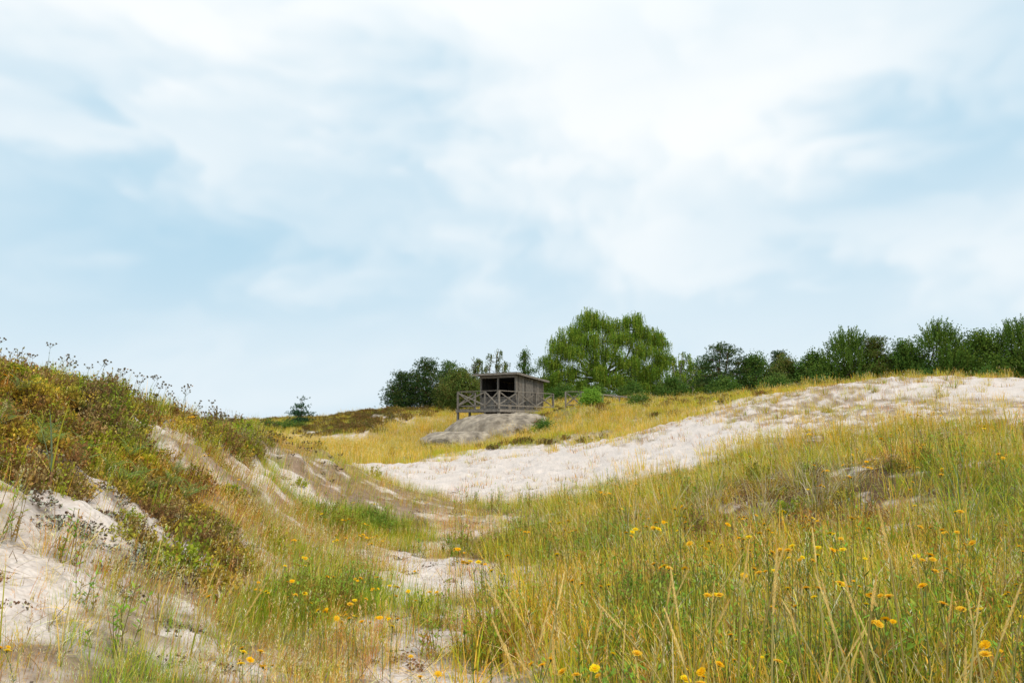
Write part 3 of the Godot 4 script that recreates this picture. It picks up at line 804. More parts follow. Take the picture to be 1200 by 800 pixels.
func add_seed_stalks(list: Array, label: String, group: String) -> void:
	if not mats.has("seed0"):
		for k in 4: mats["seed%d" % k] = seed_head(rng.randf_range(0.12, 0.19), 0.0068)
		mats.seed = leafy(0.3, 0.8)
	for f in list:
		var o := thing("marram_stalk", label, "grass stalk", on_ground(f[0], f[1]), group)
		var h: float = f[2]
		var b := Heap.new()
		var a := rng.randf() * TAU
		var lean := absf(rng.randfn()) * 0.16 + 0.05
		var out := Vector3(cos(a), 0, sin(a))
		var p := Vector3(0, -0.04, 0)
		var dir := Vector3.UP
		var col := vary(Color(0.45, 0.36, 0.12), 0.15)
		for i in 5:
			var ang := lean * (0.6 + 0.35 * i)
			dir = out * sin(ang) + Vector3.UP * cos(ang)
			var q := p + dir * (h - 0.17) / 5.0
			b.tube(p, q, 0.0028, 0.0026, col, 4)
			p = q
		for k in 3: b.ribbon(Vector3(0, -0.02, 0), rng.randf() * TAU, h * rng.randf_range(0.5, 0.8), 0.006, rng.randf_range(0.05, 0.3), rng.randf_range(0.2, 0.9), 5, vary(pick([OLIVE, LEAF, STRAW])))
		part("stem", b.mesh(), mats.plant, o)
		var hd := part("seed_head", mats["seed%d" % (rng.randi() % 4)], mats.seed, o, p)
		hd.basis = Basis(Quaternion(Vector3.UP, (dir + out * 0.1).normalized())).scaled(Vector3.ONE * rng.randf_range(0.65, 1.1))

func frond(l: float) -> ArrayMesh:
	var b := Heap.new()
	var col := vary(Color(0.16, 0.25, 0.045), 0.2)
	var p := Vector3.ZERO
	for i in 12:
		var t := (i + 1) / 12.0
		var a := 0.35 + 1.0 * t
		var q := p + Vector3(sin(a), cos(a), 0) * l / 12.0
		b.tube(p, q, 0.0015, 0.0013, Color(0.2, 0.2, 0.06), 3)
		var w := l * 0.22 * sin(PI * minf(0.15 + t * 0.85, 1.0)) + 0.006
		for s in [-1.0, 1.0]:
			var d := Vector3(0.35 * w, 0.1 * w, s * w)
			b.leaf(q, d, Vector3(1, 0, 0) * l * 0.035, vary(col, 0.1))
		p = q
	return b.mesh()

const FERNS := [[-2.95, -6.35], [-2.8, -6.2], [-2.75, -6.5], [-3.05, -6.1], [-2.7, -6.8], [-2.9, -6.9], [-3.15, -6.6], [-3.3, -6.2], [-3.35, -5.8], [-3.1, -5.75], [-3.5, -6.0], [-3.75, -5.9], [-3.9, -6.3], [-3.6, -6.6], [-3.3, -7.0], [-4.0, -6.7], [-2.62, -6.45], [-3.0, -7.3], [-3.45, -5.4], [-3.7, -5.5], [-3.2, -5.45], [-2.85, -5.9], [-3.9, -7.2], [-3.55, -7.4]]

func add_ferns() -> void:
	var fronds := []
	for k in 5: fronds.append(frond(rng.randf_range(0.13, 0.2)))
	for f in FERNS:
		var o := thing("fern", "small bright green fern on the brown heath bank", "fern", on_ground(f[0], f[1]) + Vector3(0, 0.07, 0), "ferns on the heath bank")
		o.basis = Basis(Quaternion(Vector3.UP, slope(f[0], f[1]).lerp(Vector3.UP, 0.4).normalized()))
		for k in 6:
			var q := part("frond", pick(fronds), mats.plant, o)
			q.rotation.y = TAU * k / 6.0 + rng.randf()

func add_crest_stalks() -> void:
	var models := []
	for k in 6:
		var lean := Vector2(rng.randf_range(-0.05, 0.25), rng.randf_range(-0.1, 0.1))
		var forks := []
		for i in 5: forks.append(Vector3(lean.x + rng.randf_range(-0.11, 0.11), rng.randf_range(0.9, 1.02), lean.y + rng.randf_range(-0.1, 0.1)))
		models.append({"stem": stem_mesh(1.0, 16, lean, 0.0045, Color(0.13, 0.13, 0.06), forks), "forks": forks})
	var bud := Heap.new()
	for i in 14:
		var d := (scattered() + Vector3.UP).normalized() * 0.016
		bud.leaf(Vector3.ZERO, d, d.cross(scattered()).normalized() * 0.005, vary(Color(0.16, 0.12, 0.06), 0.3))
	var bm := bud.mesh()
	for k in 110:
		var x := -5.9 + 3.4 * pow(rng.randf(), 1.25)
		var z := lerpf(-8.2, -11.6, clampf((x + 5.9) / 3.0, 0.0, 1.0)) + rng.randf_range(-0.9, 0.9)
		var m: Dictionary = pick(models)
		var h := rng.randf_range(0.25, 0.52) * lerpf(1.15, 0.7, clampf((x + 5.9) / 3.0, 0.0, 1.0))
		var o := thing("seeding_flower_stalk", "thin dark stalk with small seed heads on the bank's crest against the sky", "flower stalk", on_ground(x, z), "stalks along the crest of the bank")
		o.rotation.y = rng.randf_range(-0.5, 0.5)
		var st := part("stem", m.stem, mats.plant, o)
		st.scale = Vector3(h * 1.2, h, h * 1.2)
		for p in m.forks:
			if rng.randf() < 0.1:
				part("flower_head", mats.head0, mats.petal, o, Vector3(p.x * 1.2, p.y, p.z * 1.2) * h)
			else:
				part("seed_head", bm, mats.plant, o, Vector3(p.x * 1.2, p.y, p.z * 1.2) * h)

func add_lone_marram() -> void:
	var at := on_ground(-2.86, -5.0)
	var o := thing("marram_plant", "lone blue-green marram plant with three long leaves on a sandy ledge", "grass plant", at)
	for k in 5:
		var b := Heap.new()
		b.ribbon(Vector3(0, 0.1, 0), [1.5, -0.4, 0.3, 2.9, 3.3][k], [0.42, 0.4, 0.5, 0.38, 0.22][k], 0.013, [0.05, 0.25, 0.12, 0.16, 0.6][k], 0.25, 6, [BLUEISH, BLUEISH, OLIVE, BLUEISH, STRAW][k])
		part("leaf", b.mesh(), mats.plant, o)
	var r := Heap.new()
	r.tube(Vector3(-0.01, -0.06, 0), Vector3(0, 0.12, 0), 0.012, 0.009, Color(0.25, 0.13, 0.08))
	part("root_stock", r.mesh(), mats.plant, o)

# ---------------------------------------------------------------- trees
func bough(b: Heap, a: Vector3, d: Vector3, ra: float, rb: float, col: Color, wobble := 0.12) -> void:
	var p := a
	for i in 4:
		var t := (i + 1) / 4.0
		var q := a.lerp(d, t)
		if i < 3: q += scattered() * a.distance_to(d) * wobble * 0.3
		b.tube(p, q, lerpf(ra, rb, i / 4.0), lerpf(ra, rb, t), col, 6)
		p = q

# lobes: centre, radii. how: "round" clumps, "weep" hanging strands, "pine" flat pads of needles, "shoot" upright shoots
func crown_mesh(lobes: Array, how: String, count: int, leaf: float, cols: Array) -> ArrayMesh:
	var b := Heap.new()
	var sum := 0.0
	for l in lobes: sum += l[1].x * l[1].y + l[1].x * l[1].z
	for l in lobes:
		var c: Vector3 = l[0]
		var r: Vector3 = l[1]
		var n := int(count * (r.x * r.y + r.x * r.z) / sum)
		var sheaf := Vector3.UP
		for i in n:
			var d := scattered().normalized()
			if how == "weep" and d.y < -0.2: d.y = -d.y
			if how == "shoot" and d.y < -0.5: d.y = -d.y
			var out := pow(rng.randf(), 0.4) * rng.randf_range(0.85, 1.12)
			if how == "weep":   # strands hang in sheaves with gaps between
				if i % 16 == 0: sheaf = d * out
				d = (sheaf + scattered() * 0.16)
				out = 1.0
			var p := c + d * r * out
			var col := vary(pick(cols), 0.22)
			if how == "weep":
				var l2 := rng.randf_range(0.4, 1.5)
				var q := p
				var drift := Vector3(d.x, 0, d.z) * 0.12 + scattered() * 0.05
				for k in 13:
					q += (drift * (1.0 - k / 10.0) + Vector3.DOWN * (0.35 + k * 0.08)) * l2 / 12.0
					var e := (scattered() * 0.95 + Vector3.DOWN).normalized() * leaf
					b.leaf(q, e, e.cross(scattered()).normalized() * leaf * 0.38, vary(col, 0.12))
			elif how == "pine":
				for k in 4:
					var q := p + scattered() * Vector3(0.22, 0.07, 0.22)
					for s in 7:
						var e := (scattered() + Vector3.UP * 0.7 + d * 0.5).normalized() * leaf
						b.leaf(q, e, e.cross(scattered()).normalized() * leaf * 0.13, vary(col, 0.15))
			elif how == "shoot":
				var q := p
				var dir := (d * 0.5 + Vector3.UP + scattered() * 0.25).normalized()
				for k in 16:
					q += dir * 0.055
					var e := (scattered() + dir * 0.6).normalized() * leaf
					b.leaf(q, e, e.cross(scattered()).normalized() * leaf * 0.42, vary(col, 0.12))
			else:
				for k in 18:
					var q := p + scattered() * 0.17
					var e := scattered().normalized() * leaf
					b.leaf(q, e, e.cross(scattered()).normalized() * leaf * 0.42, vary(col, 0.12))
	return b.mesh()

func tree(called: String, label: String, category: String, group: String, x: float, z: float, y0: float, lobes: Array, how: String, count: int, leaf: float, cols: Array, bark: Color, trunk_r := 0.14) -> Node3D:
	var o := thing(called, label, category, Vector3(x, y0, z), group)
	var t := Heap.new()
	var high: Vector3 = lobes[0][0]
	for l in lobes:
		if l[0].y > high.y: high = l[0]
	var fork := Vector3(high.x * 0.3, high.y * 0.4, high.z * 0.3)
	bough(t, Vector3(0, -0.4, 0), fork, trunk_r, trunk_r * 0.75, bark, 0.04)
	part("trunk", t.mesh(), mats.bark, o)
	for l in lobes:
		var q := Heap.new()
		var c: Vector3 = l[0]
		bough(q, fork * rng.randf_range(0.7, 1.0), c, trunk_r * 0.6, trunk_r * 0.15, bark)
		for k in 5:
			var e := scattered().normalized()
			bough(q, c * 0.9 + fork * 0.1, c + e * l[1] * 0.85, trunk_r * 0.2, 0.012, bark)
		part("branch", q.mesh(), mats.bark, o)
	part("crown", crown_mesh(lobes, how, count, leaf, cols), mats.tree_leaf, o)
	return o

func lobes_of(width: float, height: float, n: int, low := 0.1, flatness := 0.75) -> Array:
	var a := []
	for i in n:
		var t := float(i) / (n - 1)
		var r := width * rng.randf_range(0.2, 0.29) * (1.12 - 0.4 * t)
		var y := lerpf(low * height + r * 0.4, height - r * flatness, t)
		var wide := sin(PI * clampf(0.25 + t * 0.68, 0.0, 1.0)) * width * 0.5
		var ang := i * 2.4 + rng.randf_range(-0.5, 0.5)
		a.append([Vector3(cos(ang) * maxf(wide - r, 0.0) * 1.15, y, sin(ang) * maxf(wide - r, 0.0)), Vector3(r, r * flatness, r)])
	return a

const C_BIRCH := [Color(0.182, 0.286, 0.033), Color(0.234, 0.351, 0.039), Color(0.143, 0.234, 0.029), Color(0.325, 0.377, 0.046)]
const C_PINE := [Color(0.057, 0.115, 0.034), Color(0.081, 0.138, 0.034), Color(0.046, 0.092, 0.032), Color(0.115, 0.149, 0.040)]
const C_BROAD := [Color(0.100, 0.188, 0.031), Color(0.125, 0.213, 0.037), Color(0.075, 0.150, 0.030), Color(0.163, 0.225, 0.044)]
const C_DARK := [Color(0.105, 0.185, 0.028), Color(0.13, 0.21, 0.032), Color(0.16, 0.225, 0.036), Color(0.09, 0.155, 0.025)]
const C_MIX := [Color(0.168, 0.216, 0.042), Color(0.132, 0.168, 0.036), Color(0.192, 0.180, 0.048), Color(0.108, 0.168, 0.036)]

func plant_trees() -> void:
	mats.bark = leafy(0.0, 0.9)
	mats.bark.backlight_enabled = false
	mats.tree_leaf = leafy(0.55, 0.55)
	var gray := Color(0.26, 0.23, 0.19)
	var dark := Color(0.10, 0.075, 0.055)
	var rusty := Color(0.20, 0.11, 0.065)
	# the great weeping birch behind the fence: two high domes over broad shoulders that hang to the ground
	tree("birch_tree", "large weeping birch with two rounded tops behind the rail fence", "tree", "", 8.6, -75.0, 3.3, [
		[Vector3(-1.1, 8.0, 0), Vector3(1.6, 1.3, 1.6)], [Vector3(0.5, 7.7, 0.3), Vector3(1.1, 1.0, 1.3)], [Vector3(2.7, 7.9, 0.3), Vector3(1.4, 1.2, 1.5)], [Vector3(3.9, 6.9, 0.2), Vector3(1.3, 1.0, 1.4)], [Vector3(-2.9, 6.8, 0.4), Vector3(1.3, 1.1, 1.5)], [Vector3(5.3, 6.3, 0), Vector3(1.1, 1.1, 1.3)],
		[Vector3(-4.2, 5.6, 0.5), Vector3(1.2, 1.1, 1.4)], [Vector3(-1.2, 6.1, 1.6), Vector3(1.6, 1.1, 1.3)], [Vector3(1.4, 6.3, 1.6), Vector3(1.5, 1.1, 1.3)], [Vector3(3.6, 5.3, 1.4), Vector3(1.5, 1.1, 1.4)], [Vector3(-2.6, 4.9, 1.8), Vector3(1.5, 1.1, 1.4)], [Vector3(0.3, 4.8, 2.3), Vector3(1.5, 1.1, 1.3)], [Vector3(5.3, 4.3, 0.8), Vector3(1.2, 1.2, 1.4)],
		[Vector3(-4.9, 4.0, 0.8), Vector3(1.2, 1.1, 1.4)], [Vector3(2.4, 3.9, 2.3), Vector3(1.5, 1.1, 1.3)], [Vector3(-1.2, 3.5, 2.5), Vector3(1.5, 1.0, 1.3)], [Vector3(-3.6, 3.1, 1.9), Vector3(1.4, 1.0, 1.3)], [Vector3(4.4, 3.0, 1.7), Vector3(1.4, 1.1, 1.3)],
		[Vector3(-5.2, 2.2, 1.0), Vector3(1.1, 1.0, 1.3)], [Vector3(-2.4, 1.9, 2.5), Vector3(1.5, 0.9, 1.3)], [Vector3(0.6, 2.3, 2.7), Vector3(1.6, 1.0, 1.3)], [Vector3(3.0, 1.8, 2.3), Vector3(1.4, 0.9, 1.3)], [Vector3(5.4, 1.8, 1.2), Vector3(1.3, 1.0, 1.3)],
		[Vector3(-4.3, 0.9, 1.5), Vector3(1.5, 0.7, 1.3)], [Vector3(-1.0, 0.8, 2.5), Vector3(1.7, 0.7, 1.3)], [Vector3(2.0, 0.8, 2.5), Vector3(1.7, 0.7, 1.3)], [Vector3(6.3, 0.9, 1.0), Vector3(1.3, 0.8, 1.2)]],
		"weep", 15000, 0.1, C_BIRCH, gray, 0.24)
	var group := "trees behind the dunes"
	# x, z, width, height, kind, and what tells it from the others
	var wood := [
		["pine_tree", -7.6, -70.0, 4.0, 5.0, "pine", 820, C_PINE, "dark broad pine at the left end of the wood, over the grassy dune"],
		["pine_tree", -9.6, -69.0, 2.6, 3.9, "pine", 460, C_PINE, "lower dark pine next to the broad pine, over the grassy dune"],
		["pine_tree", -5.6, -71.0, 2.8, 4.7, "pine", 560, C_BROAD, "green pine between the broad pine and the olive tree"],
		["young_oak", -4.4, -67.0, 3.4, 3.9, "round", 640, C_MIX, "olive green bushy tree between the pines and the hut"],
		["young_birch", -3.2, -70.0, 3.0, 5.0, "weep", 300, C_MIX, "small light tree close beside the hut's left wall"],
		["young_birch", -1.4, -73.0, 3.4, 5.9, "weep", 230, C_MIX, "thin light birch showing above the hut roof"],
		["young_birch", 1.2, -74.0, 1.7, 5.6, "round", 190, C_BROAD, "narrow green treetop just above the hut roof's right end"],
		["young_birch", 15.2, -71.0, 3.4, 4.9, "weep", 420, C_BIRCH, "slender pale green tree between the weeping birch and the tall pine"],
		["young_oak", 19.6, -64.0, 3.4, 4.3, "round", 560, C_BROAD, "rounded mid green tree right of the ragged pine"],
		["young_oak", 21.3, -62.0, 3.0, 4.0, "round", 500, C_MIX, "olive tree between the rounded mid green tree and the pine spire"],
		["pine_tree", 22.2, -66.0, 1.9, 4.6, "pine", 380, C_PINE, "small dark pine spire rising over rounded green trees"],
		["young_oak", 23.2, -61.0, 3.4, 4.3, "round", 620, C_BROAD, "bushy green tree under the small pine spire"],
		["young_oak", 25.2, -59.5, 4.4, 5.4, "shoot", 900, C_DARK, "dense dark green tree with a domed top above the sandy crest"],
		["pine_tree", 27.0, -59.0, 2.8, 5.4, "pine", 680, C_MIX, "brownish pine with two blunt tops above the sandy crest"],
		["young_oak", 28.9, -58.5, 3.6, 5.2, "round", 700, C_BROAD, "mid green tree close to the brownish pine"],
		["poplar_tree", 30.8, -57.0, 4.6, 5.9, "shoot", 1000, C_DARK, "dark green tree with upright shoots right of the mid green tree"],
		["poplar_tree", 33.2, -56.0, 4.8, 5.9, "round", 1000, C_DARK, "tall dark green round-headed tree on the sandy crest's skyline"],
		["poplar_tree", 35.6, -55.5, 4.8, 6.0, "shoot", 1100, C_DARK, "tallest dark green tree with upright shoots beside the wood's end"],
		["poplar_tree", 38.2, -55.0, 4.8, 5.5, "round", 950, C_DARK, "dark green round-headed tree at the wood's far end"],
		["young_oak", 12.6, -80.0, 5.0, 4.6, "round", 420, C_BROAD, "green tree behind the weeping birch"],
		["young_oak", 4.2, -80.0, 5.0, 4.2, "round", 420, C_BROAD, "green tree behind the weeping birch, nearer the hut"],
		["young_oak", 17.6, -74.0, 5.0, 4.6, "round", 420, C_BROAD, "green tree in the gap behind the ragged pine"]]
	for w in wood:
		var y0 := base_ground(w[1], w[2]) - 0.2
		tree(w[0], w[8], "tree", group, w[1], w[2], y0, lobes_of(w[3] * 1.35, w[4], 13, 0.06, 0.55 if w[5] == "pine" else 0.8), w[5], int(w[6] * 1.8), {"pine": 0.14, "round": 0.12, "weep": 0.12, "shoot": 0.11}[w[5]], w[7], rusty if w[5] == "pine" else (gray if w[5] == "weep" else dark), 0.02 * float(w[4]) + 0.03)
	tree("pine_tree", "tall dark spreading pine with a ragged top, right of the birch", "tree", group, 16.9, -64.0, 3.1, [
		[Vector3(-0.2, 4.9, 0), Vector3(1.0, 0.35, 0.9)], [Vector3(0.5, 4.5, 0.2), Vector3(1.2, 0.35, 1.0)], [Vector3(-0.5, 4.0, 0.1), Vector3(1.3, 0.35, 1.1)], [Vector3(1.4, 3.7, 0), Vector3(1.5, 0.35, 1.0)], [Vector3(-1.0, 3.3, 0.3), Vector3(1.5, 0.4, 1.2)],
		[Vector3(1.6, 2.9, 0.3), Vector3(1.6, 0.4, 1.2)], [Vector3(-0.3, 2.5, 0.8), Vector3(1.9, 0.4, 1.2)], [Vector3(-1.3, 1.9, 0.6), Vector3(1.6, 0.5, 1.2)], [Vector3(1.2, 1.6, 0.8), Vector3(1.9, 0.5, 1.2)], [Vector3(0.2, 0.9, 1.0), Vector3(2.2, 0.5, 1.2)]],
		"pine", 900, 0.15, C_PINE, rusty, 0.16)
	# low growth along the foot of the wood
	var low := [[12.6, -63.0, 3.0, 2.2, "low green bush at the foot of the slender tree"], [15.6, -58.0, 3.0, 1.9, "low green bush at the foot of the ragged pine"], [18.6, -56.0, 3.2, 2.0, "low green bush under the rounded mid green tree"], [21.4, -55.0, 3.2, 2.0, "low green bush before the pine spire"], [24.0, -54.0, 3.4, 2.2, "low green bush left of the domed tree's foot"], [27.0, -52.0, 3.6, 2.6, "low green bush in front of the brownish pine"], [30.2, -51.0, 3.8, 2.8, "low green bush in front of the upright shoots"], [33.2, -50.0, 3.8, 2.8, "low green bush under the tallest trees"], [36.0, -49.5, 3.8, 2.8, "low green bush at the wood's far end"], [4.4, -69.0, 3.4, 2.0, "low green bush under the weeping birch, near the rails"], [7.4, -69.0, 3.4, 1.8, "low green bush under the middle of the weeping birch"], [10.4, -69.0, 3.4, 2.0, "low green bush under the weeping birch, far from the hut"]]
	for l in low:
		tree("bush", l[4], "bush", "low bushes along the wood", l[0], l[1], base_ground(l[0], l[1]) - 0.1, lobes_of(l[2], l[3], 7, 0.05, 0.9), "round", 480, 0.11, C_BROAD, dark, 0.05)
	# single shrubs on the dunes
	tree("shrub", "bright green rounded shrub beside the rail fence", "shrub", "", 4.95, -49.6, base_ground(4.95, -49.6) - 0.05, lobes_of(1.6, 1.15, 6, 0.2, 0.9), "round", 260, 0.09, [Color(0.23, 0.40, 0.045), Color(0.18, 0.33, 0.04), Color(0.27, 0.44, 0.05)], dark, 0.03)
	tree("shrub", "small dark green shrub on the grassy slope right of the bright shrub", "shrub", "", 7.6, -47.5, base_ground(7.6, -47.5) - 0.05, lobes_of(1.5, 0.6, 5, 0.2, 0.8), "round", 150, 0.08, C_BROAD, dark, 0.03)
	tree("shrub", "low green shrub at the foot of the rounded rock", "shrub", "", 1.75, -43.5, base_ground(1.75, -43.5) - 0.05, lobes_of(1.3, 0.7, 5, 0.2, 0.8), "round", 150, 0.08, [Color(0.10, 0.19, 0.035), Color(0.13, 0.22, 0.04)], dark, 0.03)
	tree("young_pine", "small young pine alone on the left dune's skyline", "tree", "", -15.4, -58.5, base_ground(-15.4, -58.5) - 0.1, [[Vector3(0, 1.95, 0), Vector3(0.18, 0.3, 0.18)], [Vector3(0, 1.5, 0), Vector3(0.5, 0.15, 0.5)], [Vector3(0, 1.0, 0), Vector3(0.8, 0.18, 0.8)], [Vector3(0, 0.5, 0), Vector3(0.8, 0.2, 0.8)]], "pine", 130, 0.14, [Color(0.05, 0.11, 0.055), Color(0.065, 0.13, 0.06)], rusty, 0.035)
	for k in 7:
		var x := -19.5 + k * 0.75
		var z := -57.0 + rng.randf_range(-1, 1)
		tree("shrub", "low dark green shrub in the thicket left of the young pine", "shrub", "shrubs left of the young pine", x, z, base_ground(x, z) - 0.2, lobes_of(1.3, rng.randf_range(0.45, 0.85), 4, 0.1, 0.8), "round", 60, 0.09, C_BROAD, dark, 0.02)

# ---------------------------------------------------------------- hut, deck, rails, rock
func wood(tone: float, warm: float, sd: int) -> StandardMaterial3D:
	var m := StandardMaterial3D.new()
	m.albedo_color = lin(tone * (1.0 + warm), tone, tone * (1.0 - warm))
	m.albedo_texture = noise_tex(0.03, Color(0.55, 0.55, 0.56), Color.WHITE, 4, sd, 256)
	m.uv1_triplanar = true
	m.uv1_scale = Vector3(3.0, 0.5, 3.0)
	m.roughness = 0.9
	m.metallic_specular = 0.25
	return m

func beam(called: String, parent: Node, a: Vector3, b: Vector3, w: float, t: float, m: Material, up := Vector3.UP) -> MeshInstance3D:
	var mesh := BoxMesh.new()
	var y := b - a
	mesh.size = Vector3(w, y.length(), t)
	var dir := y.normalized()
	if absf(dir.dot(up)) > 0.98: up = Vector3(0, 0, 1)
	var z := (up - dir * up.dot(dir)).normalized()
	var o := part(called, mesh, m, parent)
	o.transform = Transform3D(Basis(dir.cross(z), dir, z), (a + b) * 0.5)
	return o

# local axes of the deck: x runs from its near corner along the right side, -z along the front
func deck_frame(o: Node3D) -> void:
	o.basis = Basis(Vector3(0.574, 0, -0.819), Vector3.UP, Vector3(0.819, 0, 0.574))

func rail_bay(o: Node3D, a: Vector3, b: Vector3, high: float, mats_: Array) -> void:
	var d := (b - a).normalized()
	var off := d.cross(Vector3.UP) * 0.05
	beam("rail", o, a + Vector3(0, high, 0), b + Vector3(0, high, 0), 0.10, 0.04, pick(mats_))
	beam("rail", o, a + Vector3(0, 0.2, 0) + off, b + Vector3(0, 0.2, 0) + off, 0.04, 0.07, pick(mats_))
	beam("brace", o, a + Vector3(0, high - 0.08, 0) + d * 0.06, b + Vector3(0, 0.24, 0) - d * 0.06, 0.04, 0.07, pick(mats_))
	beam("brace", o, a + Vector3(0, 0.24, 0) + d * 0.06 - off, b + Vector3(0, high - 0.08, 0) - d * 0.06 - off, 0.04, 0.07, pick(mats_))

func build_hut() -> void:
	var grey := [wood(0.28, 0.13, 21), wood(0.35, 0.11, 22), wood(0.22, 0.14, 23), wood(0.31, 0.15, 24)]
	var pale := [wood(0.42, 0.16, 25), wood(0.35, 0.15, 26)]
	var shade_dim := [wood(0.09, 0.15, 27), wood(0.07, 0.12, 28)]  # hut's interior shade painted into the wood colour; the handle reuses it
	var corner := Vector3(-0.78, 2.70, -48.5)
	# deck
	var deck := thing("timber_deck", "weathered timber deck on posts over the rounded rock", "deck", corner)
	deck_frame(deck)
	var dl := 6.3
	var dw := 3.3
	for i in 22:
		var z := -0.075 - i * 0.15
		beam("deck_board", deck, Vector3(-0.05, -0.02, z), Vector3(dl, -0.02, z), 0.142, 0.04, pick(grey))
	for x in [0.1, 1.6, 3.15, 4.7, 6.15]:
		beam("joist", deck, Vector3(x, -0.13, 0.0), Vector3(x, -0.13, -dw), 0.06, 0.16, pick(grey))
	beam("fascia", deck, Vector3(-0.03, -0.12, 0.035), Vector3(dl, -0.12, 0.035), 0.04, 0.15, pale[0])
	beam("fascia", deck, Vector3(-0.075, -0.12, 0.02), Vector3(-0.075, -0.12, -dw), 0.04, 0.15, pale[1])
	for p in [[0.0, 0.0, -1.0], [0.0, -1.05, -0.55], [0.0, -3.2, -0.9], [1.6, -0.1, -0.8], [3.2, -0.1, -0.8], [4.8, -0.1, -0.6], [1.2, -3.2, -0.8], [3.2, -2.4, -0.8], [2.4, -1.3, -0.8], [1.0, -1.7, -0.8]]:
		beam("support_post", deck, Vector3(p[0] + 0.05, p[2], p[1] - 0.05), Vector3(p[0] + 0.05, -0.05, p[1] - 0.05), 0.12, 0.12, pick(grey))
	# railing along both open sides
	var rail := thing("deck_railing", "weathered railing with crossed braces round the timber deck", "railing", corner)
	deck_frame(rail)
	var front := [0.0, -1.06, -3.2]
	for i in 2: rail_bay(rail, Vector3(-0.02, 0, front[i]), Vector3(-0.02, 0, front[i + 1]), 1.1, pale)
	for z in front: beam("post", rail, Vector3(-0.02, 0.0, z), Vector3(-0.02, 1.1, z), 0.1, 0.1, pick(pale))
	var side := [0.0, 2.05, 4.1, 6.2]
	for i in 3: rail_bay(rail, Vector3(side[i], 0, -0.02), Vector3(side[i + 1], 0, -0.02), 1.1, pale)
	for i in 3: beam("post", rail, Vector3(side[i + 1], -0.02, -0.02), Vector3(side[i + 1], 1.1, -0.02), 0.1, 0.1, pick(pale))
	rail_bay(rail, Vector3(0, 0, -3.25), Vector3(1.8, 0, -3.25), 1.1, grey)
	beam("post", rail, Vector3(1.8, 0, -3.25), Vector3(1.8, 1.1, -3.25), 0.1, 0.1, grey[1])
	# hut
	var hut := thing("lookout_hut", "small grey plank hut with open front and flat sloping roof", "hut", corner)
	deck_frame(hut)
	var x0 := 2.5
	var x1 := 5.7
	var z0 := -0.55
	var z1 := -3.35
	var hf := 2.22
	var hb := 1.9
	var height := func(x: float) -> float: return lerpf(hf, hb, (x - x0) / (x1 - x0))
	var n := 18
	for i in n:   # side walls: upright planks, alternately proud
		var x := x0 + 0.06 + (x1 - x0 - 0.06) * (i + 0.5) / n
		var proud := 0.022 if i % 2 == 0 else 0.0
		beam("wall_plank", hut, Vector3(x, 0.01, z0 + proud), Vector3(x, height.call(x), z0 + proud), 0.185, 0.025, pick(grey), Vector3(0, 0, 1))
		beam("wall_plank", hut, Vector3(x, 0.01, z1 - proud), Vector3(x, height.call(x), z1 - proud), 0.185, 0.025, pick(shade_dim), Vector3(0, 0, 1))  # far wall darkened to paint the shade inside
	for i in 16:   # back wall and the low front wall
		var z := lerpf(z0 - 0.03, z1 + 0.03, (i + 0.5) / 16)
		var proud := 0.022 if i % 2 == 0 else 0.0
		beam("wall_plank", hut, Vector3(x1 + proud, 0.01, z), Vector3(x1 + proud, hb, z), 0.18, 0.025, pick(shade_dim), Vector3(1, 0, 0))
		beam("front_plank", hut, Vector3(x0 - proud, 0.01, z), Vector3(x0 - proud, 0.78, z), 0.18, 0.025, pick(grey), Vector3(1, 0, 0))
	for z in [z0 - 0.02, (z0 + z1) * 0.5, z1 + 0.02]:
		beam("corner_post", hut, Vector3(x0 + 0.08, 0.01, z), Vector3(x0 + 0.08, hf - 0.02, z), 0.1, 0.1, pick(grey))
	beam("sill", hut, Vector3(x0 - 0.03, 0.8, z0), Vector3(x0 - 0.03, 0.8, z1), 0.12, 0.04, grey[1])
	beam("header_board", hut, Vector3(x0 - 0.02, hf - 0.09, z0 + 0.03), Vector3(x0 - 0.02, hf - 0.09, z1 - 0.03), 0.03, 0.16, grey[3])
	beam("corner_board", hut, Vector3(x0 + 0.03, 0.01, z0 + 0.05), Vector3(x0 + 0.03, hf - 0.02, z0 + 0.05), 0.09, 0.03, pale[1], Vector3(0, 0, 1))
	beam("corner_board", hut, Vector3(x1 - 0.02, 0.01, z0 + 0.05), Vector3(x1 - 0.02, hb - 0.02, z0 + 0.05), 0.09, 0.03, pale[1], Vector3(0, 0, 1))
	var door := beam("door", hut, Vector3(4.0, 0.03, z0 + 0.05), Vector3(4.0, 1.85, z0 + 0.05), 0.8, 0.025, grey[0], Vector3(0, 0, 1))
	beam("handle", door, Vector3(0.3, 0.0, 0.03), Vector3(0.3, 0.12, 0.03), 0.03, 0.03, shade_dim[1])
	# roof: boards under dark felt, pale barge boards round the edge
	var ov := 0.32
	var felt := flat(0.09, 0.085, 0.085, 0.95)
	var rx0 := x0 - ov
	var rx1 := x1 + ov
	var ry := func(x: float) -> float: return height.call(x) + 0.05
	var roof := beam("roof", hut, Vector3(rx0, ry.call(rx0), (z0 + z1) * 0.5), Vector3(rx1, ry.call(rx1), (z0 + z1) * 0.5), absf(z1 - z0) + 2.0 * ov, 0.07, shade_dim[0])
	beam("roof_felt", roof, Vector3(0, -1.97, 0.05), Vector3(0, 1.97, 0.05), absf(z1 - z0) + 2.0 * ov + 0.06, 0.02, felt, Vector3(0, 0, 1))
	beam("barge_board", hut, Vector3(rx0 - 0.02, ry.call(rx0) - 0.01, z0 + ov), Vector3(rx0 - 0.02, ry.call(rx0) - 0.01, z1 - ov), 0.03, 0.13, pale[0])
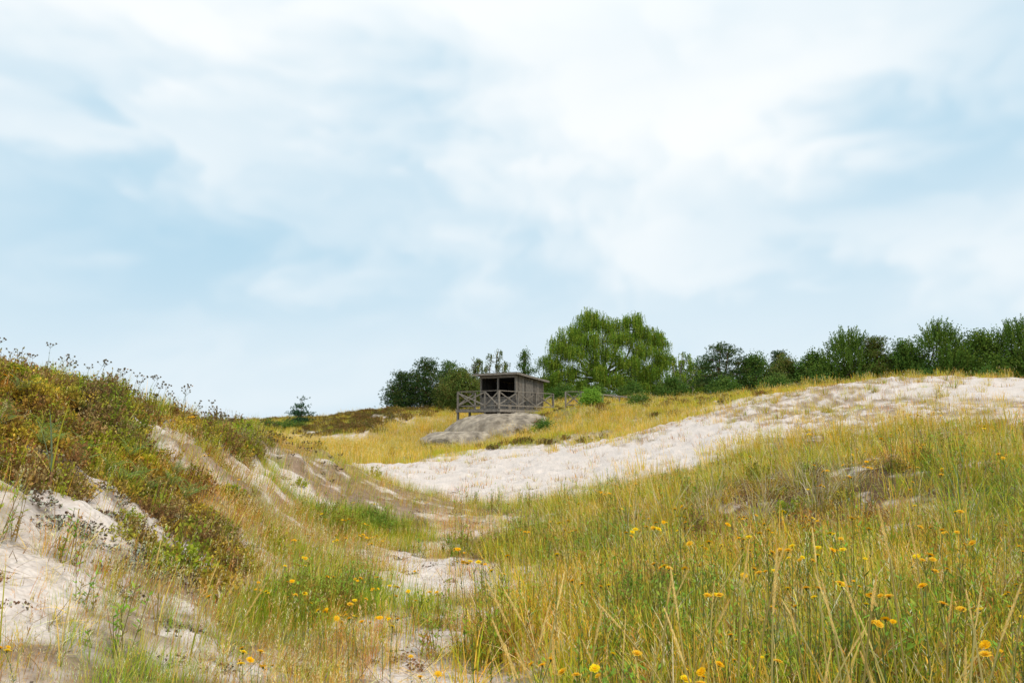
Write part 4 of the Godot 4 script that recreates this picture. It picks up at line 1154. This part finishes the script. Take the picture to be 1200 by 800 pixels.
	beam("barge_board", hut, Vector3(rx0, ry.call(rx0) - 0.01, z0 + ov + 0.02), Vector3(rx1, ry.call(rx1) - 0.01, z0 + ov + 0.02), 0.03, 0.13, pale[1])
	# bench on the deck in front of the low wall
	var bench := thing("bench", "low plank bench on the deck before the hut's open front", "bench", deck.position + deck.basis * Vector3(1.75, 0, -1.0))
	deck_frame(bench)
	for k in 2: beam("seat_board", bench, Vector3(-0.09 + 0.18 * k, 0.42, 0.7), Vector3(-0.09 + 0.18 * k, 0.42, -0.7), 0.17, 0.04, pale[k])
	for z in [0.55, -0.55]: beam("leg", bench, Vector3(0, 0.005, z), Vector3(0, 0.4, z), 0.3, 0.06, pale[0])
	# rail fence that goes on behind the hut towards the wood
	var fence := thing("rail_fence", "short weathered fence bay with crossed braces right of the hut", "fence", Vector3(3.45, 2.8, -51.3))
	rail_bay(fence, Vector3(0, 0, 0), Vector3(1.0, 0, 0.2), 1.05, pale)
	for p in [Vector3(0, 0, 0), Vector3(1.0, 0, 0.2)]: beam("post", fence, p - Vector3(0, 0.7, 0), p + Vector3(0, 1.05, 0), 0.1, 0.1, pick(pale))
	var low := thing("handrail", "thin pole handrail running from the fence bay down towards the wood", "fence", Vector3(4.7, 0, -51.2))
	var pts := [Vector3(-0.25, 3.8, 0.1), Vector3(1.3, 3.72, -1.5), Vector3(2.6, 3.66, -3.0), Vector3(4.2, 3.62, -5.0)]
	for i in 3: beam("rail", low, pts[i], pts[i + 1], 0.07, 0.09, pick(pale))
	for i in [1, 2, 3]:
		var g := base_ground(4.7 + pts[i].x, -51.2 + pts[i].z)
		beam("post", low, Vector3(pts[i].x, g - 0.3, pts[i].z - 0.08), Vector3(pts[i].x, pts[i].y + 0.05, pts[i].z - 0.08), 0.09, 0.09, pick(pale))

func build_rock() -> void:
	var n := FastNoiseLite.new()
	n.seed = 5
	n.frequency = 0.35
	n.fractal_octaves = 5
	var v := PackedVector3Array()
	var nr := PackedVector3Array()
	var idx := PackedInt32Array()
	var rings := 130
	var sides := 300
	for j in rings + 1:
		var r := float(j) / rings
		for i in sides:
			var a := TAU * i / sides
			var wob := 1.0 + 0.10 * n.get_noise_2d(cos(a) * 4.0, sin(a) * 4.0)
			var x := cos(a) * r * 5.6 * wob
			var z := sin(a) * r * 4.6 * wob
			var u1 := Vector2((x - 0.9) / 4.7, (z + 0.3) / 4.1).length() + 0.05 * n.get_noise_2d(x * 1.2 + 50.0, z * 1.2)
			var u2 := Vector2((x + 1.5) / 3.6, (z - 1.2) / 3.5).length() + 0.06 * n.get_noise_2d(x * 1.2, z * 1.2 + 80.0)
			var hump := 2.45 * pow(maxf(1.0 - pow(minf(u1, 1.0), 3.2), 0.0), 0.5) - maxf(u1 - 1.0, 0.0) * 3.0
			var ledge := 1.38 * pow(maxf(1.0 - pow(minf(u2, 1.0), 4.0), 0.0), 0.5) - maxf(u2 - 1.0, 0.0) * 3.0
			var y := maxf(hump, ledge) - 0.12 * exp(-pow((hump - ledge) / 0.10, 2.0))
			y -= 0.09 * pow(1.0 - minf(absf(n.get_noise_2d(x * 0.7 + 30.0, z * 1.6)) * 4.0, 1.0), 6.0)   # cracks
			y += n.get_noise_2d(x * 1.1, z * 1.1) * 0.13 + n.get_noise_2d(x * 6.0, z * 6.0) * 0.05
			v.append(Vector3(x, y if j < rings else -1.2, z))
	for j in rings:
		for i in sides:
			var a := j * sides + i
			var b := j * sides + (i + 1) % sides
			idx.append_array([a, a + sides, b, b, a + sides, b + sides])
	nr.resize(v.size())
	for k in range(0, idx.size(), 3):
		var f := (v[idx[k + 2]] - v[idx[k]]).cross(v[idx[k + 1]] - v[idx[k]])
		for q in 3: nr[idx[k + q]] += f
	for k in nr.size(): nr[k] = nr[k].normalized() if nr[k].length() > 1e-9 else Vector3.UP
	var arrays := []
	arrays.resize(Mesh.ARRAY_MAX)
	arrays[Mesh.ARRAY_VERTEX] = v
	arrays[Mesh.ARRAY_NORMAL] = nr
	arrays[Mesh.ARRAY_INDEX] = idx
	var mesh := ArrayMesh.new()
	mesh.add_surface_from_arrays(Mesh.PRIMITIVE_TRIANGLES, arrays)
	var m := StandardMaterial3D.new()
	m.albedo_color = lin(0.66, 0.57, 0.47)
	m.albedo_texture = noise_tex(0.006, Color(0.40, 0.385, 0.37), Color(1.0, 0.98, 0.95), 8, 31, 1024)
	m.uv1_triplanar = true
	m.uv1_scale = Vector3(0.25, 0.25, 0.25)
	m.heightmap_enabled = true
	m.heightmap_scale = 1.2
	m.heightmap_texture = noise_tex(0.05, Color.BLACK, Color.WHITE, 5, 33)
	m.roughness = 0.9
	m.metallic_specular = 0.25
	var o := top("rock_outcrop", mesh, m, Vector3(-0.85, -0.02, -49.2))
	tag(o, "broad rounded grey-brown rock with a lower ledge under the timber deck", "rock")

# big clumps of marram whose leaves arch over, on the grassy ridge
const CLUMPS := [[3.6, -6.6], [4.0, -7.2], [4.6, -7.0], [4.4, -7.9], [3.3, -5.9], [3.0, -5.4], [4.9, -8.1], [3.9, -6.2], [5.2, -7.6], [2.9, -6.2]]
const PALE_CLUMPS := [[2.1, -8.6], [2.5, -8.2], [2.8, -8.8], [1.7, -8.9], [2.3, -9.3], [3.2, -8.9], [1.3, -8.7], [3.6, -8.6], [3.1, -8.2]]

func build_clumps() -> void:
	var m := leafy(0.45)
	for set in 2:
		var models := []
		for k in 3: models.append(tuft(90, 0.13, Vector2(0.3, 0.75), Vector2(0.004, 0.007), 0.42, 1.2, [LEAF, LEAF, OLIVE, BLUEISH, STRAW] if set == 0 else [PALE, STRAW, PALE, OLIVE, Color(0.45, 0.36, 0.22)], 6))
		for p in (CLUMPS if set == 0 else PALE_CLUMPS):
			var o := top("marram_clump", pick(models), m, on_ground(p[0], p[1]))
			o.rotation.y = rng.randf() * TAU
			o.scale = Vector3.ONE * rng.randf_range(0.75, 1.05)
			if set == 0: tag(o, "large green marram clump with long arching leaves on the grassy ridge", "grass clump", "green marram clumps on the ridge")
			else: tag(o, "large pale straw coloured grass clump beside the dark hollow", "grass clump", "pale grass clumps by the hollow")

func build_tussocks() -> void:
	var models := []
	for k in 5: models.append(tuft(38, 0.085, Vector2(0.12, 0.42), Vector2(0.006, 0.012), 0.45, 0.7, [OLIVE, STRAW, BROWN, LEAF, GOLD], 4))
	var m := leafy(0.4)
	for k in 46:
		var x := rng.randf_range(6.5, 15.5)
		var z := -rng.randf_range(22.0, 31.0)
		if k < 10:
			x = rng.randf_range(1.5, 6.0)
			z = -rng.randf_range(33.0, 36.5)
		if absf(x) > -z * 0.68: continue
		var o := top("grass_tuft", pick(models), m, on_ground(x, z))
		var s := rng.randf_range(0.7, 1.3)
		o.scale = Vector3(s, s, s)
		o.rotation.y = rng.randf() * TAU
		if k < 10: tag(o, "small brown grass tuft at the upper edge of the white sand bowl", "grass tuft", "tufts at the edge of the sand bowl")
		else: tag(o, "small olive grass tuft alone on the right sand slope", "grass tuft", "tufts on the right sand slope")

func _ready() -> void:
	rng.seed = 20240
	noise_a.seed = 3
	noise_a.frequency = 0.02
	noise_a.fractal_octaves = 3
	noise_b.seed = 7
	noise_b.frequency = 0.02
	noise_b.fractal_octaves = 4
	noise_pits.seed = 9
	noise_pits.noise_type = FastNoiseLite.TYPE_CELLULAR
	noise_pits.cellular_return_type = FastNoiseLite.RETURN_DISTANCE
	noise_pits.cellular_jitter = 1.0
	noise_pits.frequency = 1.0
	noise_pits.fractal_type = FastNoiseLite.FRACTAL_NONE
	set_up_view()
	bake_relief()
	build_ground()
	build_rock()
	build_hut()
	plant_trees()
	grow_kinds()
	sow(2.0, 6.0, 0.06, false)
	sow(6.0, 11.0, 0.085, false)
	sow(11.0, 19.0, 0.14, false)
	sow(19.0, 78.0, 0.34, true)
	sow_crest()
	sow_green_patches()
	lay_plants()
	make_flower_models()
	add_flowers(FLOWERS_IN_TALL_GRASS, "yellow flower in the long grass right of the sandy path", "flowers in the long grass")
	add_flowers(FLOWERS_ON_LOW_PATCHES, "yellow flower on the low green patches beside the sandy path", "flowers on the low green patches", 0.9)
	add_flowers(FLOWERS_ON_LEFT_BANK, "yellow flower on the sandy heath bank left of the path", "flowers on the left bank")
	add_flowers(FLOWERS_ON_RIDGE, "yellow flower on the grassy ridge before the white sand slope", "flowers on the grassy ridge", 1.1)
	add_seed_stalks(SEED_STALKS_RIGHT, "straw coloured marram seed head standing above the long grass", "marram seed heads in the long grass")
	add_seed_stalks(SEED_STALKS_LEFT, "straw coloured marram seed head on the sandy left bank", "marram seed heads on the left bank")
	add_ferns()
	add_crest_stalks()
	add_lone_marram()
	build_clumps()
	build_tussocks()
	print("built in %d ms" % Time.get_ticks_msec())
